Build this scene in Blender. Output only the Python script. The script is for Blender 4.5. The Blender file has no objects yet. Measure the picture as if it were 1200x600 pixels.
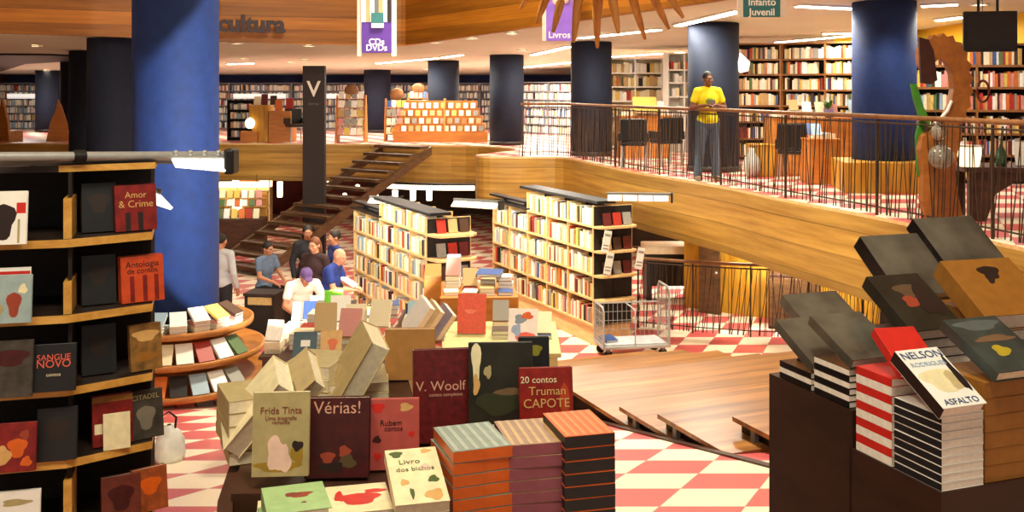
import bpy, bmesh, math, random
from mathutils import Vector, Matrix
random.seed(11)
PI = math.pi
SC = bpy.context.scene
COL = SC.collection
EYE, F, CX, CY = 4.0, 1200.0, 600.0, 105.0      # eye height above the lower floor, focal length, principal point (1200x600 frame)
MEZ = 2.55                                        # height of the upper sales floor

def P(px, py, Y):
    return Vector(((px - CX) / F * Y, Y, EYE - (py - CY) / F * Y))
def G(px, py, Z):
    Y = (EYE - Z) * F / (py - CY)
    return Vector(((px - CX) / F * Y, Y, Z))
def ground(Y):
    return max(0.0, min(MEZ, 2.828 - 0.196 * Y))
def ceilz(Y):
    return 5.745 - 0.031 * Y
def CEIL(px, py):
    Y = 1.745 / ((CY - py) / F + 0.031)
    return Vector(((px - CX) / F * Y, Y, ceilz(Y)))
def R(d):
    return math.radians(d)

# ------------------------------------------------------------------ materials
def lin(c):
    return c / 12.92 if c <= 0.04045 else ((c + 0.055) / 1.055) ** 2.4
def rgb(r, g, b):
    return (lin(r / 255), lin(g / 255), lin(b / 255), 1.0)

MATS = {}
def mat(name, c, rough=0.6, var=0.12, scale=14.0, metal=0.0, spec=0.4, emit=0.0, alpha=None, trans=0.0, bump=0.0):
    if name in MATS:
        return MATS[name]
    m = bpy.data.materials.new(name); m.use_nodes = True
    nt = m.node_tree; b = nt.nodes['Principled BSDF']
    col = rgb(*c)
    tc = nt.nodes.new('ShaderNodeTexCoord')
    nz = nt.nodes.new('ShaderNodeTexNoise'); nz.inputs['Scale'].default_value = scale; nz.inputs['Detail'].default_value = 3
    nt.links.new(tc.outputs['Object'], nz.inputs['Vector'])
    rp = nt.nodes.new('ShaderNodeValToRGB')
    rp.color_ramp.elements[0].position = 0.3; rp.color_ramp.elements[1].position = 0.7
    rp.color_ramp.elements[0].color = tuple(x * (1 - var) for x in col[:3]) + (1,)
    rp.color_ramp.elements[1].color = tuple(min(1, x * (1 + var)) for x in col[:3]) + (1,)
    nt.links.new(nz.outputs['Fac'], rp.inputs['Fac'])
    nt.links.new(rp.outputs['Color'], b.inputs['Base Color'])
    b.inputs['Roughness'].default_value = rough; b.inputs['Metallic'].default_value = metal
    b.inputs['Specular IOR Level'].default_value = spec
    if emit:
        b.inputs['Emission Color'].default_value = col; b.inputs['Emission Strength'].default_value = emit
    if trans:
        b.inputs['Transmission Weight'].default_value = trans
    if bump:
        bp = nt.nodes.new('ShaderNodeBump'); bp.inputs['Strength'].default_value = bump
        nt.links.new(nz.outputs['Fac'], bp.inputs['Height']); nt.links.new(bp.outputs['Normal'], b.inputs['Normal'])
    MATS[name] = m
    return m

def wood(name, c1, c2, stretch=(0.5, 0.5, 9.0), scale=1.6, rough=0.45, coord='Object', plank=None, pz=None, spec=0.4):
    """procedural timber; stretch squeezes the grain, plank = (axis vector, width) draws board joints"""
    if name in MATS:
        return MATS[name]
    m = bpy.data.materials.new(name); m.use_nodes = True
    nt = m.node_tree; b = nt.nodes['Principled BSDF']; N = nt.nodes.new; L = nt.links.new
    if coord == 'World':
        g = N('ShaderNodeNewGeometry'); src = g.outputs['Position']
    else:
        g = N('ShaderNodeTexCoord'); src = g.outputs['Object']
    mp = N('ShaderNodeMapping'); mp.inputs['Scale'].default_value = stretch
    if pz is not None:
        mp.inputs['Rotation'].default_value = (0, 0, pz)
    L(src, mp.inputs['Vector'])
    nz = N('ShaderNodeTexNoise'); nz.inputs['Scale'].default_value = scale; nz.inputs['Detail'].default_value = 6; nz.inputs['Roughness'].default_value = 0.62
    L(mp.outputs['Vector'], nz.inputs['Vector'])
    rp = N('ShaderNodeValToRGB'); rp.color_ramp.elements[0].position = 0.32; rp.color_ramp.elements[1].position = 0.68
    rp.color_ramp.elements[0].color = rgb(*c1); rp.color_ramp.elements[1].color = rgb(*c2)
    L(nz.outputs['Fac'], rp.inputs['Fac'])
    out = rp.outputs['Color']
    if plank:
        ax, w = plank
        dt = N('ShaderNodeVectorMath'); dt.operation = 'DOT_PRODUCT'; dt.inputs[1].default_value = ax
        L(src, dt.inputs[0])
        dv = N('ShaderNodeMath'); dv.operation = 'DIVIDE'; dv.inputs[1].default_value = w; L(dt.outputs['Value'], dv.inputs[0])
        fl = N('ShaderNodeMath'); fl.operation = 'FLOOR'; L(dv.outputs[0], fl.inputs[0])
        wn = N('ShaderNodeTexWhiteNoise'); wn.noise_dimensions = '1D'; L(fl.outputs[0], wn.inputs['W'])
        mr = N('ShaderNodeMapRange'); mr.inputs['To Min'].default_value = 0.7; mr.inputs['To Max'].default_value = 1.14
        L(wn.outputs['Value'], mr.inputs['Value'])
        fr = N('ShaderNodeMath'); fr.operation = 'FRACT'; L(dv.outputs[0], fr.inputs[0])
        gt = N('ShaderNodeMath'); gt.operation = 'GREATER_THAN'; gt.inputs[1].default_value = 0.05; L(fr.outputs[0], gt.inputs[0])
        mr2 = N('ShaderNodeMapRange'); mr2.inputs['To Min'].default_value = 0.6; L(gt.outputs[0], mr2.inputs['Value'])
        ml = N('ShaderNodeMath'); ml.operation = 'MULTIPLY'; L(mr.outputs[0], ml.inputs[0]); L(mr2.outputs[0], ml.inputs[1])
        vm = N('ShaderNodeVectorMath'); vm.operation = 'SCALE'; L(out, vm.inputs[0]); L(ml.outputs[0], vm.inputs['Scale'])
        out = vm.outputs[0]
    L(out, b.inputs['Base Color'])
    b.inputs['Roughness'].default_value = rough; b.inputs['Specular IOR Level'].default_value = spec
    MATS[name] = m
    return m

def checker(name):
    m = bpy.data.materials.new(name); m.use_nodes = True
    nt = m.node_tree; b = nt.nodes['Principled BSDF']; N = nt.nodes.new; L = nt.links.new
    g = N('ShaderNodeNewGeometry'); sp = N('ShaderNodeSeparateXYZ'); L(g.outputs['Position'], sp.inputs[0])
    def mth(op, a, bb):
        n = N('ShaderNodeMath'); n.operation = op
        for i, x in enumerate((a, bb)):
            if x is None: continue
            if isinstance(x, (int, float)): n.inputs[i].default_value = x
            else: L(x, n.inputs[i])
        return n.outputs[0]
    a = mth('DIVIDE', mth('SUBTRACT', sp.outputs['X'], mth('MULTIPLY', sp.outputs['Y'], 0.394)), 0.465)
    a = mth('ADD', a, 100 - 0.015)
    bq = mth('ADD', mth('DIVIDE', sp.outputs['Y'], 0.5), 100 - 0.1)
    s = mth('MODULO', mth('ADD', mth('FLOOR', a, None), mth('FLOOR', bq, None)), 2.0)
    nz = N('ShaderNodeTexNoise'); nz.inputs['Scale'].default_value = 60; nz.inputs['Detail'].default_value = 4
    L(g.outputs['Position'], nz.inputs['Vector'])
    mx = N('ShaderNodeMix'); mx.data_type = 'RGBA'
    mx.inputs['A'].default_value = rgb(250, 232, 205); mx.inputs['B'].default_value = rgb(206, 92, 92)
    L(s, mx.inputs['Factor'])
    mr = N('ShaderNodeMapRange'); mr.inputs['To Min'].default_value = 0.88; mr.inputs['To Max'].default_value = 1.1; L(nz.outputs['Fac'], mr.inputs['Value'])
    # thin joints
    def joint(x):
        f = mth('FRACT', x, None)
        return mth('GREATER_THAN', mth('MINIMUM', f, mth('SUBTRACT', 1.0, f)), 0.012)
    j = mth('MULTIPLY', joint(a), joint(bq))
    mr2 = N('ShaderNodeMapRange'); mr2.inputs['To Min'].default_value = 0.75; L(j, mr2.inputs['Value'])
    vm = N('ShaderNodeVectorMath'); vm.operation = 'SCALE'; L(mx.outputs['Result'], vm.inputs[0]); L(mth('MULTIPLY', mr.outputs[0], mr2.outputs[0]), vm.inputs['Scale'])
    L(vm.outputs[0], b.inputs['Base Color'])
    b.inputs['Roughness'].default_value = 0.35
    MATS[name] = m
    return m

W_FAS = wood('honey_wood_panelling', (148, 104, 36), (194, 150, 68), (0.35, 0.35, 7.0), 1.5, 0.5, 'World', plank=((0, 0, 1), 0.33))
W_UP = wood('amber_wood_panelling', (146, 86, 14), (192, 122, 30), (0.3, 0.3, 7.0), 1.3, 0.5, 'World', plank=((0, 0, 1), 0.28))
W_YEL = wood('yellow_wood_slats', (158, 108, 22), (205, 150, 40), (3, 3, 0.4), 3, 0.5, 'World')
W_DECK = wood('deck_wood', (116, 70, 30), (172, 118, 62), (0.5, 7.0, 7.0), 1.6, 0.3, 'Object', plank=((0, 1, 0), 0.19), spec=0.5)
W_SHELF = wood('shelf_lip_wood', (186, 132, 52), (220, 168, 84), (1, 8, 8), 3, 0.45)
W_RIM = wood('display_rim_wood', (158, 96, 40), (196, 130, 62), (2, 2, 8), 3, 0.45)
W_PALE = wood('pale_wood', (206, 164, 104), (232, 196, 140), (1, 6, 6), 3, 0.5)
W_BOX = wood('box_wood', (166, 98, 34), (196, 124, 48), (1, 6, 6), 2, 0.5)
W_DARK = wood('dark_wood', (52, 28, 18), (78, 46, 28), (2, 2, 8), 2, 0.45)
W_RAIL = wood('handrail_wood', (112, 72, 38), (146, 98, 56), (6, 6, 6), 2, 0.4)
W_STAIR = wood('stair_wood', (66, 42, 24), (104, 70, 38), (2, 2, 6), 2, 0.5)
W_DRAG = wood('dragon_wood', (134, 78, 30), (170, 104, 42), (4, 4, 4), 2, 0.45)
W_RIB = wood('rib_wood', (146, 92, 36), (196, 136, 66), (6, 6, 1), 2, 0.45)
FLOOR = checker('harlequin_tiles')
CEILM = mat('ceiling_paint', (208, 206, 188), 0.8, 0.04, 0.8)
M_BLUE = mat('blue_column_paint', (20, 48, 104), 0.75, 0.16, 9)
M_BLUE_SHADE = mat('shaded_blue_column_paint', (16, 24, 44), 0.8, 0.16, 9)  # same blue as the lit columns, with their shade put into the colour
M_BLACK = mat('black_lacquer', (18, 15, 14), 0.45, 0.2)
M_DARK = mat('dark_laminate', (40, 28, 22), 0.5, 0.2)
M_BACKING = mat('dark_backing', (30, 22, 17), 0.7, 0.25)  # own dark colour of back boards and partitions
M_STEEL = mat('brushed_steel', (168, 168, 164), 0.35, 0.08, 40, 0.35)
M_GREY = mat('grey_metal', (112, 110, 106), 0.4, 0.1, 30, 0.3)
M_ROD = mat('dark_iron', (58, 40, 24), 0.5, 0.2)
M_WHITE = mat('white_enamel', (236, 232, 222), 0.5, 0.04)
M_PAGE = mat('paper_pages', (226, 212, 180), 0.85, 0.1, 60)
M_PAGEW = mat('white_pages', (232, 224, 208), 0.85, 0.08, 60)
M_GLOW = mat('fluorescent_tube', (255, 247, 226), 0.4, 0.0, emit=9.0)
M_GLOWS = mat('soft_lamp_glass', (255, 240, 205), 0.4, 0.0, emit=5.0)
M_DOWN = mat('downlight_bulb', (255, 236, 190), 0.4, 0.0, emit=14.0)
M_YWALL = mat('yellow_wall_paint', (236, 190, 40), 0.7, 0.05, 2)
M_BWALL = mat('far_wall_blue', (46, 52, 92), 0.8, 0.15, 3)
M_RWALL = mat('dark_red_wall', (96, 26, 16), 0.7, 0.25, 4)
M_BROWN = mat('brown_wall', (70, 46, 26), 0.7, 0.25, 3)
M_TXTW = mat('white_lettering', (232, 224, 214), 0.6, 0.02)
M_TXTD = mat('dark_lettering', (34, 20, 24), 0.6, 0.05)
M_GREEN = mat('green_paint', (62, 128, 38), 0.5, 0.15, 6)
M_RUB = mat('black_rubber', (26, 24, 24), 0.7, 0.1)

# ------------------------------------------------------------------ mesh builder
class MB:
    def __init__(s):
        s.v = []; s.f = []; s.m = []; s.mats = []; s.sm = []
    def _mi(s, m):
        if m not in s.mats: s.mats.append(m)
        return s.mats.index(m)
    def add(s, vs, fs, m, smooth=False, M=None):
        k = len(s.v); i = s._mi(m)
        for v in vs:
            v = Vector(v)
            s.v.append(M @ v if M is not None else v)
        for f in fs:
            s.f.append([k + a for a in f]); s.m.append(i); s.sm.append(smooth)
        return s
    def box(s, lo, hi, m, M=None, mats6=None):
        x0, y0, z0 = lo; x1, y1, z1 = hi
        vs = [(x0, y0, z0), (x1, y0, z0), (x1, y1, z0), (x0, y1, z0), (x0, y0, z1), (x1, y0, z1), (x1, y1, z1), (x0, y1, z1)]
        fs = [(0, 3, 2, 1), (4, 5, 6, 7), (0, 1, 5, 4), (1, 2, 6, 5), (2, 3, 7, 6), (3, 0, 4, 7)]
        if mats6:
            k = len(s.v)
            for v in vs:
                v = Vector(v); s.v.append(M @ v if M is not None else v)
            for f, mm in zip(fs, mats6):
                s.f.append([k + a for a in f]); s.m.append(s._mi(mm)); s.sm.append(False)
            return s
        return s.add(vs, fs, m, False, M)
    def bbox(s, lo, hi, m, bev=0.01, M=None):
        """box with chamfered edges"""
        bm = bmesh.new(); bmesh.ops.create_cube(bm, size=1)
        for v in bm.verts:
            v.co = Vector([lo[i] + (v.co[i] + 0.5) * (hi[i] - lo[i]) for i in range(3)])
        bmesh.ops.bevel(bm, geom=bm.edges[:], offset=bev, segments=2, affect='EDGES', profile=0.5)
        bm.verts.index_update()
        s.add([v.co.copy() for v in bm.verts], [[v.index for v in f.verts] for f in bm.faces], m, False, M); bm.free()
        return s
    def prism(s, pts, z0, z1, m, M=None, mside=None):
        n = len(pts)
        area = sum(pts[i][0] * pts[(i + 1) % n][1] - pts[(i + 1) % n][0] * pts[i][1] for i in range(n))
        if area < 0: pts = pts[::-1]
        f0 = (lambda p: z0(p)) if callable(z0) else (lambda p: z0)
        f1 = (lambda p: z1(p)) if callable(z1) else (lambda p: z1)
        vs = [(p[0], p[1], f0(p)) for p in pts] + [(p[0], p[1], f1(p)) for p in pts]
        s.add(vs, [list(range(n))[::-1], list(range(n, 2 * n))], m, False, M)
        s.add(vs, [(i, (i + 1) % n, n + (i + 1) % n, n + i) for i in range(n)], mside or m, False, M)
        return s
    def tube(s, path, r, m, n=8, M=None, smooth=True, cap=True):
        path = [Vector(p) for p in path]
        rs = r if isinstance(r, (list, tuple)) else [r] * len(path)
        vs = []; fs = []
        up = Vector((0, 0, 1))
        for i, p in enumerate(path):
            a = path[max(0, i - 1)]; b = path[min(len(path) - 1, i + 1)]
            t = (b - a).normalized()
            ref = up if abs(t.dot(up)) < 0.95 else Vector((1, 0, 0))
            x = t.cross(ref).normalized(); y = x.cross(t).normalized()
            for k in range(n):
                an = 2 * PI * k / n
                vs.append(p + (x * math.cos(an) + y * math.sin(an)) * rs[i])
        for i in range(len(path) - 1):
            for k in range(n):
                fs.append((i * n + k, (i + 1) * n + k, (i + 1) * n + (k + 1) % n, i * n + (k + 1) % n)[::-1])
        s.add(vs, fs, m, smooth, M)
        if cap:
            s.add(vs[:n], [list(range(n))], m, False, M); s.add(vs[-n:], [list(range(n))[::-1]], m, False, M)
        return s
    def lathe(s, prof, m, n=32, c=(0, 0, 0), M=None, smooth=True, a0=0, a1=2 * PI):
        full = abs(a1 - a0 - 2 * PI) < 1e-6
        cnt = n if full else n + 1
        vs = []; fs = []
        for (r, z) in prof:
            for k in range(cnt):
                an = a0 + (a1 - a0) * k / n
                vs.append((c[0] + r * math.cos(an), c[1] + r * math.sin(an), c[2] + z))
        for i in range(len(prof) - 1):
            for k in range(n):
                k2 = (k + 1) % cnt
                fs.append((i * cnt + k, i * cnt + k2, (i + 1) * cnt + k2, (i + 1) * cnt + k))
        return s.add(vs, fs, m, smooth, M)
    def ball(s, c, r, m, M=None, n=16, k=10, rot=None):
        r = r if isinstance(r, (list, tuple)) else (r, r, r)
        vs = [(0, 0, -1)]; fs = []
        for i in range(1, k):
            a = -PI / 2 + PI * i / k
            for j in range(n):
                b = 2 * PI * j / n
                vs.append((math.cos(a) * math.cos(b), math.cos(a) * math.sin(b), math.sin(a)))
        vs.append((0, 0, 1))
        for j in range(n):
            fs.append((0, 1 + (j + 1) % n, 1 + j)); fs.append((len(vs) - 1, 1 + (k - 2) * n + j, 1 + (k - 2) * n + (j + 1) % n))
        for i in range(k - 2):
            for j in range(n):
                fs.append((1 + i * n + j, 1 + i * n + (j + 1) % n, 1 + (i + 1) * n + (j + 1) % n, 1 + (i + 1) * n + j))
        rm = rot.to_3x3() if rot is not None else Matrix.Identity(3)
        c = Vector(c)
        return s.add([c + rm @ Vector((v[0] * r[0], v[1] * r[1], v[2] * r[2])) for v in vs], fs, m, True, M)
    def capsule(s, p0, r0, p1, r1, m, n=12):
        s.tube([p0, p1], [r0, r1], m, n); s.ball(p0, r0, m, n=n, k=8); s.ball(p1, r1, m, n=n, k=8)
        return s
    def mesh(s, name):
        me = bpy.data.meshes.new(name)
        me.from_pydata([tuple(v) for v in s.v], [], s.f)
        for m in s.mats: me.materials.append(m)
        me.polygons.foreach_set('material_index', s.m)
        me.polygons.foreach_set('use_smooth', s.sm)
        me.update()
        return me
    def build(s, name, parent=None, loc=None, rz=None, M=None):
        o = bpy.data.objects.new(name, s.mesh(name)); COL.objects.link(o)
        if parent is not None: o.parent = parent
        if M is not None: o.matrix_local = M
        if loc is not None: o.location = loc
        if rz is not None: o.rotation_euler = (0, 0, rz)
        return o

LABELS = {}
def tag(o, label, cat, group=None, kind=None):
    o['label'] = label; o['category'] = cat
    if group: o['group'] = group
    if kind: o['kind'] = kind
    LABELS.setdefault(label, []).append(o.name)
    return o
def struct(o, label=None, cat=None):
    o['kind'] = 'structure'
    if label: o['label'] = label
    if cat: o['category'] = cat
    return o
def thing(name, label, cat, loc=(0, 0, 0), rz=0, group=None, M=None):
    o = bpy.data.objects.new(name, None); COL.objects.link(o); o.empty_display_size = 0.1
    if M is not None: o.matrix_world = M
    else:
        o.location = loc; o.rotation_euler = (0, 0, rz)
    return tag(o, label, cat, group)
def Mof(loc, rz=0):
    return Matrix.Translation(Vector(loc)) @ Matrix.Rotation(rz, 4, 'Z')

def text(name, body, size, m, parent, M, bold=0.0, ext=0.0008, align='CENTER', space=1.0):
    cu = bpy.data.curves.new('t', 'FONT'); cu.body = body; cu.size = size; cu.align_x = align; cu.align_y = 'CENTER'
    cu.offset = bold; cu.extrude = ext; cu.space_line = space; cu.resolution_u = 3
    t = bpy.data.objects.new('t', cu); COL.objects.link(t)
    me = bpy.data.meshes.new_from_object(t)
    bpy.data.objects.remove(t); bpy.data.curves.remove(cu)
    me.materials.clear(); me.materials.append(m); me.name = name
    o = bpy.data.objects.new(name, me); COL.objects.link(o); o.parent = parent; o.matrix_local = M
    return o

ORD = ['zeroth', 'first', 'second', 'third', 'fourth', 'fifth', 'sixth', 'seventh', 'eighth', 'ninth', 'tenth', 'eleventh', 'twelfth', 'thirteenth',
       'fourteenth', 'fifteenth', 'sixteenth', 'seventeenth', 'eighteenth', 'nineteenth']
def ordinal(n):
    if n < 20: return ORD[n]
    tens = ['', '', 'twent', 'thirt', 'fort', 'fift', 'sixt', 'sevent']
    t, u = divmod(n, 10)
    return tens[t] + 'ieth' if u == 0 else tens[t] + 'y-' + ORD[u]
# ================================================================== THE SETTING
def catmull(pts, k=6):
    out = []
    n = len(pts)
    for i in range(n - 1):
        p0 = Vector(pts[max(0, i - 1)]); p1 = Vector(pts[i]); p2 = Vector(pts[i + 1]); p3 = Vector(pts[min(n - 1, i + 2)])
        for j in range(k):
            t = j / k
            out.append(0.5 * ((2 * p1) + (p2 - p0) * t + (2 * p0 - 5 * p1 + 4 * p2 - p3) * t * t + (3 * p1 - p0 - 3 * p2 + p3) * t ** 3))
    out.append(Vector(pts[-1]))
    return out

# lower floor: entrance landing, sloping aisle of the old cinema, then flat
mb = MB()
prof = [(-3, MEZ), (1.42, MEZ), (14.43, 0.0), (40, 0.0)]
for i in range(3):
    (y0, z0), (y1, z1) = prof[i], prof[i + 1]
    xr = 5.2 if i < 2 else 14
    mb.add([(-19, y0, z0), (xr, y0, z0), (xr, y1, z1), (-19, y1, z1), (-19, y0, z0 - .2), (xr, y0, z0 - .2), (xr, y1, z1 - .2), (-19, y1, z1 - .2)],
           [(0, 1, 2, 3), (7, 6, 5, 4), (0, 4, 5, 1), (2, 6, 7, 3), (1, 5, 6, 2), (3, 7, 4, 0)], FLOOR)
struct(mb.build('floor'), 'red and cream harlequin tiled floor', 'floor')

EDGE = catmull([(0.2, 22.1), (1.1, 22.0), (1.62, 20.2), (2.24, 17.94), (3.16, 15.4), (3.58, 13.7), (4.18, 11.68), (4.7, 9.4), (5.1, 7), (5.3, 4.5), (5.4, 1.7)], 5)
TIP = catmull([(-2.56, 26.9), (-0.88, 26.5), (0.1, 25.0), (-0.5, 23.4), (-0.8, 22.8), (-0.62, 22.25), (0.2, 22.1)], 5)
poly = [(-19, 28.0), (-7.87, 27.7), (-3.8, 27.3)] + [tuple(p) for p in TIP[:-1]] + [tuple(p) for p in EDGE] + [(14, 1.7), (14, 40), (-19, 40)]
mb = MB().prism(poly, MEZ - 0.04, MEZ, FLOOR, mside=W_PALE)
struct(mb.build('floor_upper'), 'tiled upper sales floor', 'floor')
mb = MB().prism(poly, 1.55, MEZ - 0.04, CEILM, mside=W_FAS)
struct(mb.build('trim_1'), 'honey wood fascia along the edge of the upper floor', 'trim')

def ribbon(path, z0, z1, th, m):
    """upright wall following a plan path"""
    b = MB(); n = len(path)
    L, Rr = [], []
    for i, p in enumerate(path):
        a = Vector(path[max(0, i - 1)]); c = Vector(path[min(n - 1, i + 1)]); t = (c - a).normalized(); nrm = Vector((-t.y, t.x))
        L.append(Vector(p) + nrm * th / 2); Rr.append(Vector(p) - nrm * th / 2)
    f0 = z0 if callable(z0) else (lambda p: z0); f1 = z1 if callable(z1) else (lambda p: z1)
    for i in range(n - 1):
        q = [L[i], L[i + 1], Rr[i + 1], Rr[i]]
        vs = [(p.x, p.y, f0(p)) for p in q] + [(p.x, p.y, f1(p)) for p in q]
        b.add(vs, [(0, 1, 2, 3), (7, 6, 5, 4), (0, 4, 5, 1), (1, 5, 6, 2), (2, 6, 7, 3), (3, 7, 4, 0)], m)
    return b

# wall under the upper floor on the right, and dark walls below the far edge
W2 = [(3.2, 18.9), (4.2, 18.1), (5.4, 17.6), (8.0, 17.2)]
struct(ribbon([Vector(p) for p in W2], 0, 1.55, .1, W_YEL).build('wall_right_lower'), 'yellow wood wall below the upper floor', 'wall')
struct(ribbon([Vector((5.0, 10.4)), Vector((5.9, 7.0)), Vector((6.0, 1.7))], -0.1, 1.56, .1, W_YEL).build('wall_right_aisle'), 'wood wall beside the aisle', 'wall')
struct(ribbon([Vector((14, 26)), Vector((5.2, 26)), Vector((1.0, 26.5)), Vector((1.0, 33)), Vector((-4.6, 33.0))], 0, 1.55, .1, M_BROWN).build('wall_back_lower'), 'brown wall below the upper floor', 'wall')
struct(ribbon([Vector((-4.6, 33.0)), Vector((-9.4, 33.0))], 0, 1.55, .1, M_RWALL).build('wall_back_cafe'), 'dark red wall behind the stair', 'wall')
struct(ribbon([Vector((-9.4, 33.0)), Vector((-19, 33.0))], 0, 1.55, .1, M_BROWN).build('wall_back_left'), 'brown wall below the upper floor', 'wall')
mb = MB().box((-19, 38.6, 0), (14, 38.8, 6), M_BWALL); struct(mb.build('wall_back'), 'dark blue far wall', 'wall')
mb = MB().box((-19.2, -3, 0), (-19, 38.8, 9), M_BROWN); struct(mb.build('wall_left'), 'left wall', 'wall')
mb = MB().box((14, 1.7, 0), (14.2, 38.8, 9), M_YWALL); struct(mb.build('wall_right'), 'yellow right wall', 'wall')
struct(ribbon([Vector((6.75, 21.4)), Vector((7.9, 19.4)), Vector((8.2, 16.4)), Vector((14, 16.1))], MEZ, lambda p: ceilz(p.y), .1, M_YWALL).build('wall_right_upper'), 'bright yellow wall above the bookcases', 'wall')

# ceiling of the upper floor and the wooden edge of the void
UP = [CEIL(*q) for q in [(0, 38), (157, 43), (258, 48), (420, 52), (470, 52.5)]]
U2 = [CEIL(478, 52.3), CEIL(590, 36), CEIL(700, 20), CEIL(840, 0), CEIL(1000, -32), Vector((5.6, 8.5, 0)), Vector((5.7, 1.7, 0))]
VO = [Vector((-19, 19.0))] + [p.to_2d() for p in UP] + [p.to_2d() for p in U2]
cp = [tuple(p) for p in VO] + [(14, 1.7), (14, 38.6), (-19, 38.6)]
mb = MB().prism(cp, lambda p: ceilz(p[1]), lambda p: ceilz(p[1]) + .25, CEILM)
struct(mb.build('ceiling'), 'beige ceiling of the upper floor', 'ceiling')
struct(ribbon(VO, lambda p: ceilz(p.y) - .02, lambda p: 8.6, .12, W_UP).build('trim_2'), 'amber wood band around the void above', 'trim')
mb = MB().box((-19.2, -3, 8.6), (14.2, 38.8, 8.8), CEILM); struct(mb.build('ceiling_upper'), 'high ceiling over the hall', 'ceiling')
# dark lowered soffit at the far left of the ceiling
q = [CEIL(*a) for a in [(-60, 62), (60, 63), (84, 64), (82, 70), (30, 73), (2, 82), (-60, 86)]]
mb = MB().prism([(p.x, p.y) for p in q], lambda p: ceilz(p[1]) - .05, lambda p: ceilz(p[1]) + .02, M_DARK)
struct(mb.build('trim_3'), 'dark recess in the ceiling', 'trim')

# ================================================================== COLUMNS
def column(X, Y, z0, z1, r, m, label):
    t = thing('column', label, 'column', (X, Y, z0), 0, 'round blue columns')
    MB().lathe([(0.01, 0), (r, 0), (r, z1 - z0), (0.01, z1 - z0)], m, 48, smooth=False).build('shaft', t)
    for p in t.children[0].data.polygons: p.use_smooth = abs(p.normal.z) < .5
    MB().lathe([(r, .0), (r + .012, .0), (r + .012, .1), (r, .1)], M_DARK, 48).build('base_ring', t)
    return t
column(-3.61, 11.0, ground(11.0) - .08, 8.6, .447, M_BLUE, 'big blue round column rising from the curved book tiers')
column(-8.45, 21.6, 0, ceilz(21.6), .485, M_BLUE_SHADE, 'shaded blue column just left of the big blue column')
column(-10.55, 25.5, 0, ceilz(25.5), .45, M_BLUE_SHADE, 'shaded blue column second to the left of the big blue one')
column(-12.75, 30.0, MEZ, ceilz(30), .45, M_BLUE_SHADE, 'dark column in shade, nearer of two at far left')
column(-15.9, 35.2, MEZ, ceilz(35.2), .45, M_BLUE_SHADE, 'farthest left dark column beside the far bookcases')
column(-4.58, 34.8, MEZ, ceilz(34.8), .45, M_BLUE_SHADE, 'slim blue column right behind the A-shaped book stands')
column(-1.98, 29.6, MEZ, ceilz(29.6), .45, M_BLUE_SHADE, 'shaded blue column behind the stepped wooden book display')
column(-0.14, 27.0, MEZ, ceilz(27), .45, M_BLUE_SHADE, 'blue column near the tip of the upper floor by the railing')
column(1.75, 22.6, MEZ, ceilz(22.6), .45, M_BLUE_SHADE, 'shaded blue column behind the railing, under the wooden fan')
column(3.60, 18.3, MEZ, ceilz(18.3), .45, M_BLUE_SHADE, 'shaded blue column directly behind the person in yellow')
column(5.45, 15.0, MEZ, ceilz(15), .45, M_BLUE, 'bright blue column standing in a yellow wood base')
mb = MB().bbox((-.68, -.62, 0), (.78, .55, .43), W_YEL, .01)
tag(mb.build('column_plinth', loc=(5.42, 14.85, MEZ), rz=R(-8)), 'low yellow wood box around the foot of the bright blue column', 'plinth')

# tall dark sign tower with a white V
t = thing('sign_tower', 'tall narrow dark tower with a pale letter V at its top', 'sign', ((368.5 - 600) / 1200 * 24.6, 24.6, 0))
MB().bbox((-.265, -.1, 0), (.265, .1, 4.57), mat('umber_panel', (40, 30, 27), .6, .1), .01).build('panel', t)
MR = Matrix.Rotation(PI / 2, 4, 'X')
text('letter', 'V', .52, M_TXTW, t, Matrix.Translation((0.0, -.104, 4.0)) @ MR, .008)
text('small_lettering', 'livros', .11, mat('grey_lettering', (110, 100, 92), .6, .02), t, Matrix.Translation((0, -.104, 3.66)) @ MR)

# lettering on the wooden band
a, b_ = CEIL(262, 48), CEIL(335, 50)
a = P(200, 27, UP[2].y - .12); b_ = P(335, 27, UP[2].y + .28)
d = (b_ - a).normalized(); rz = math.atan2(UP[3].y - UP[2].y, UP[3].x - UP[2].x)
pos = P(335, 30, 22.42)
t = thing('wall_sign', 'dark lower-case lettering on the amber wood band', 'sign', pos - Vector((0, .1, 0)), rz)
text('lettering', 'livraria cultura', .50, mat('sign_letter_brown', (48, 26, 30), .5, .05), t, MR.copy(), .022, .03, 'RIGHT')

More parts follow.
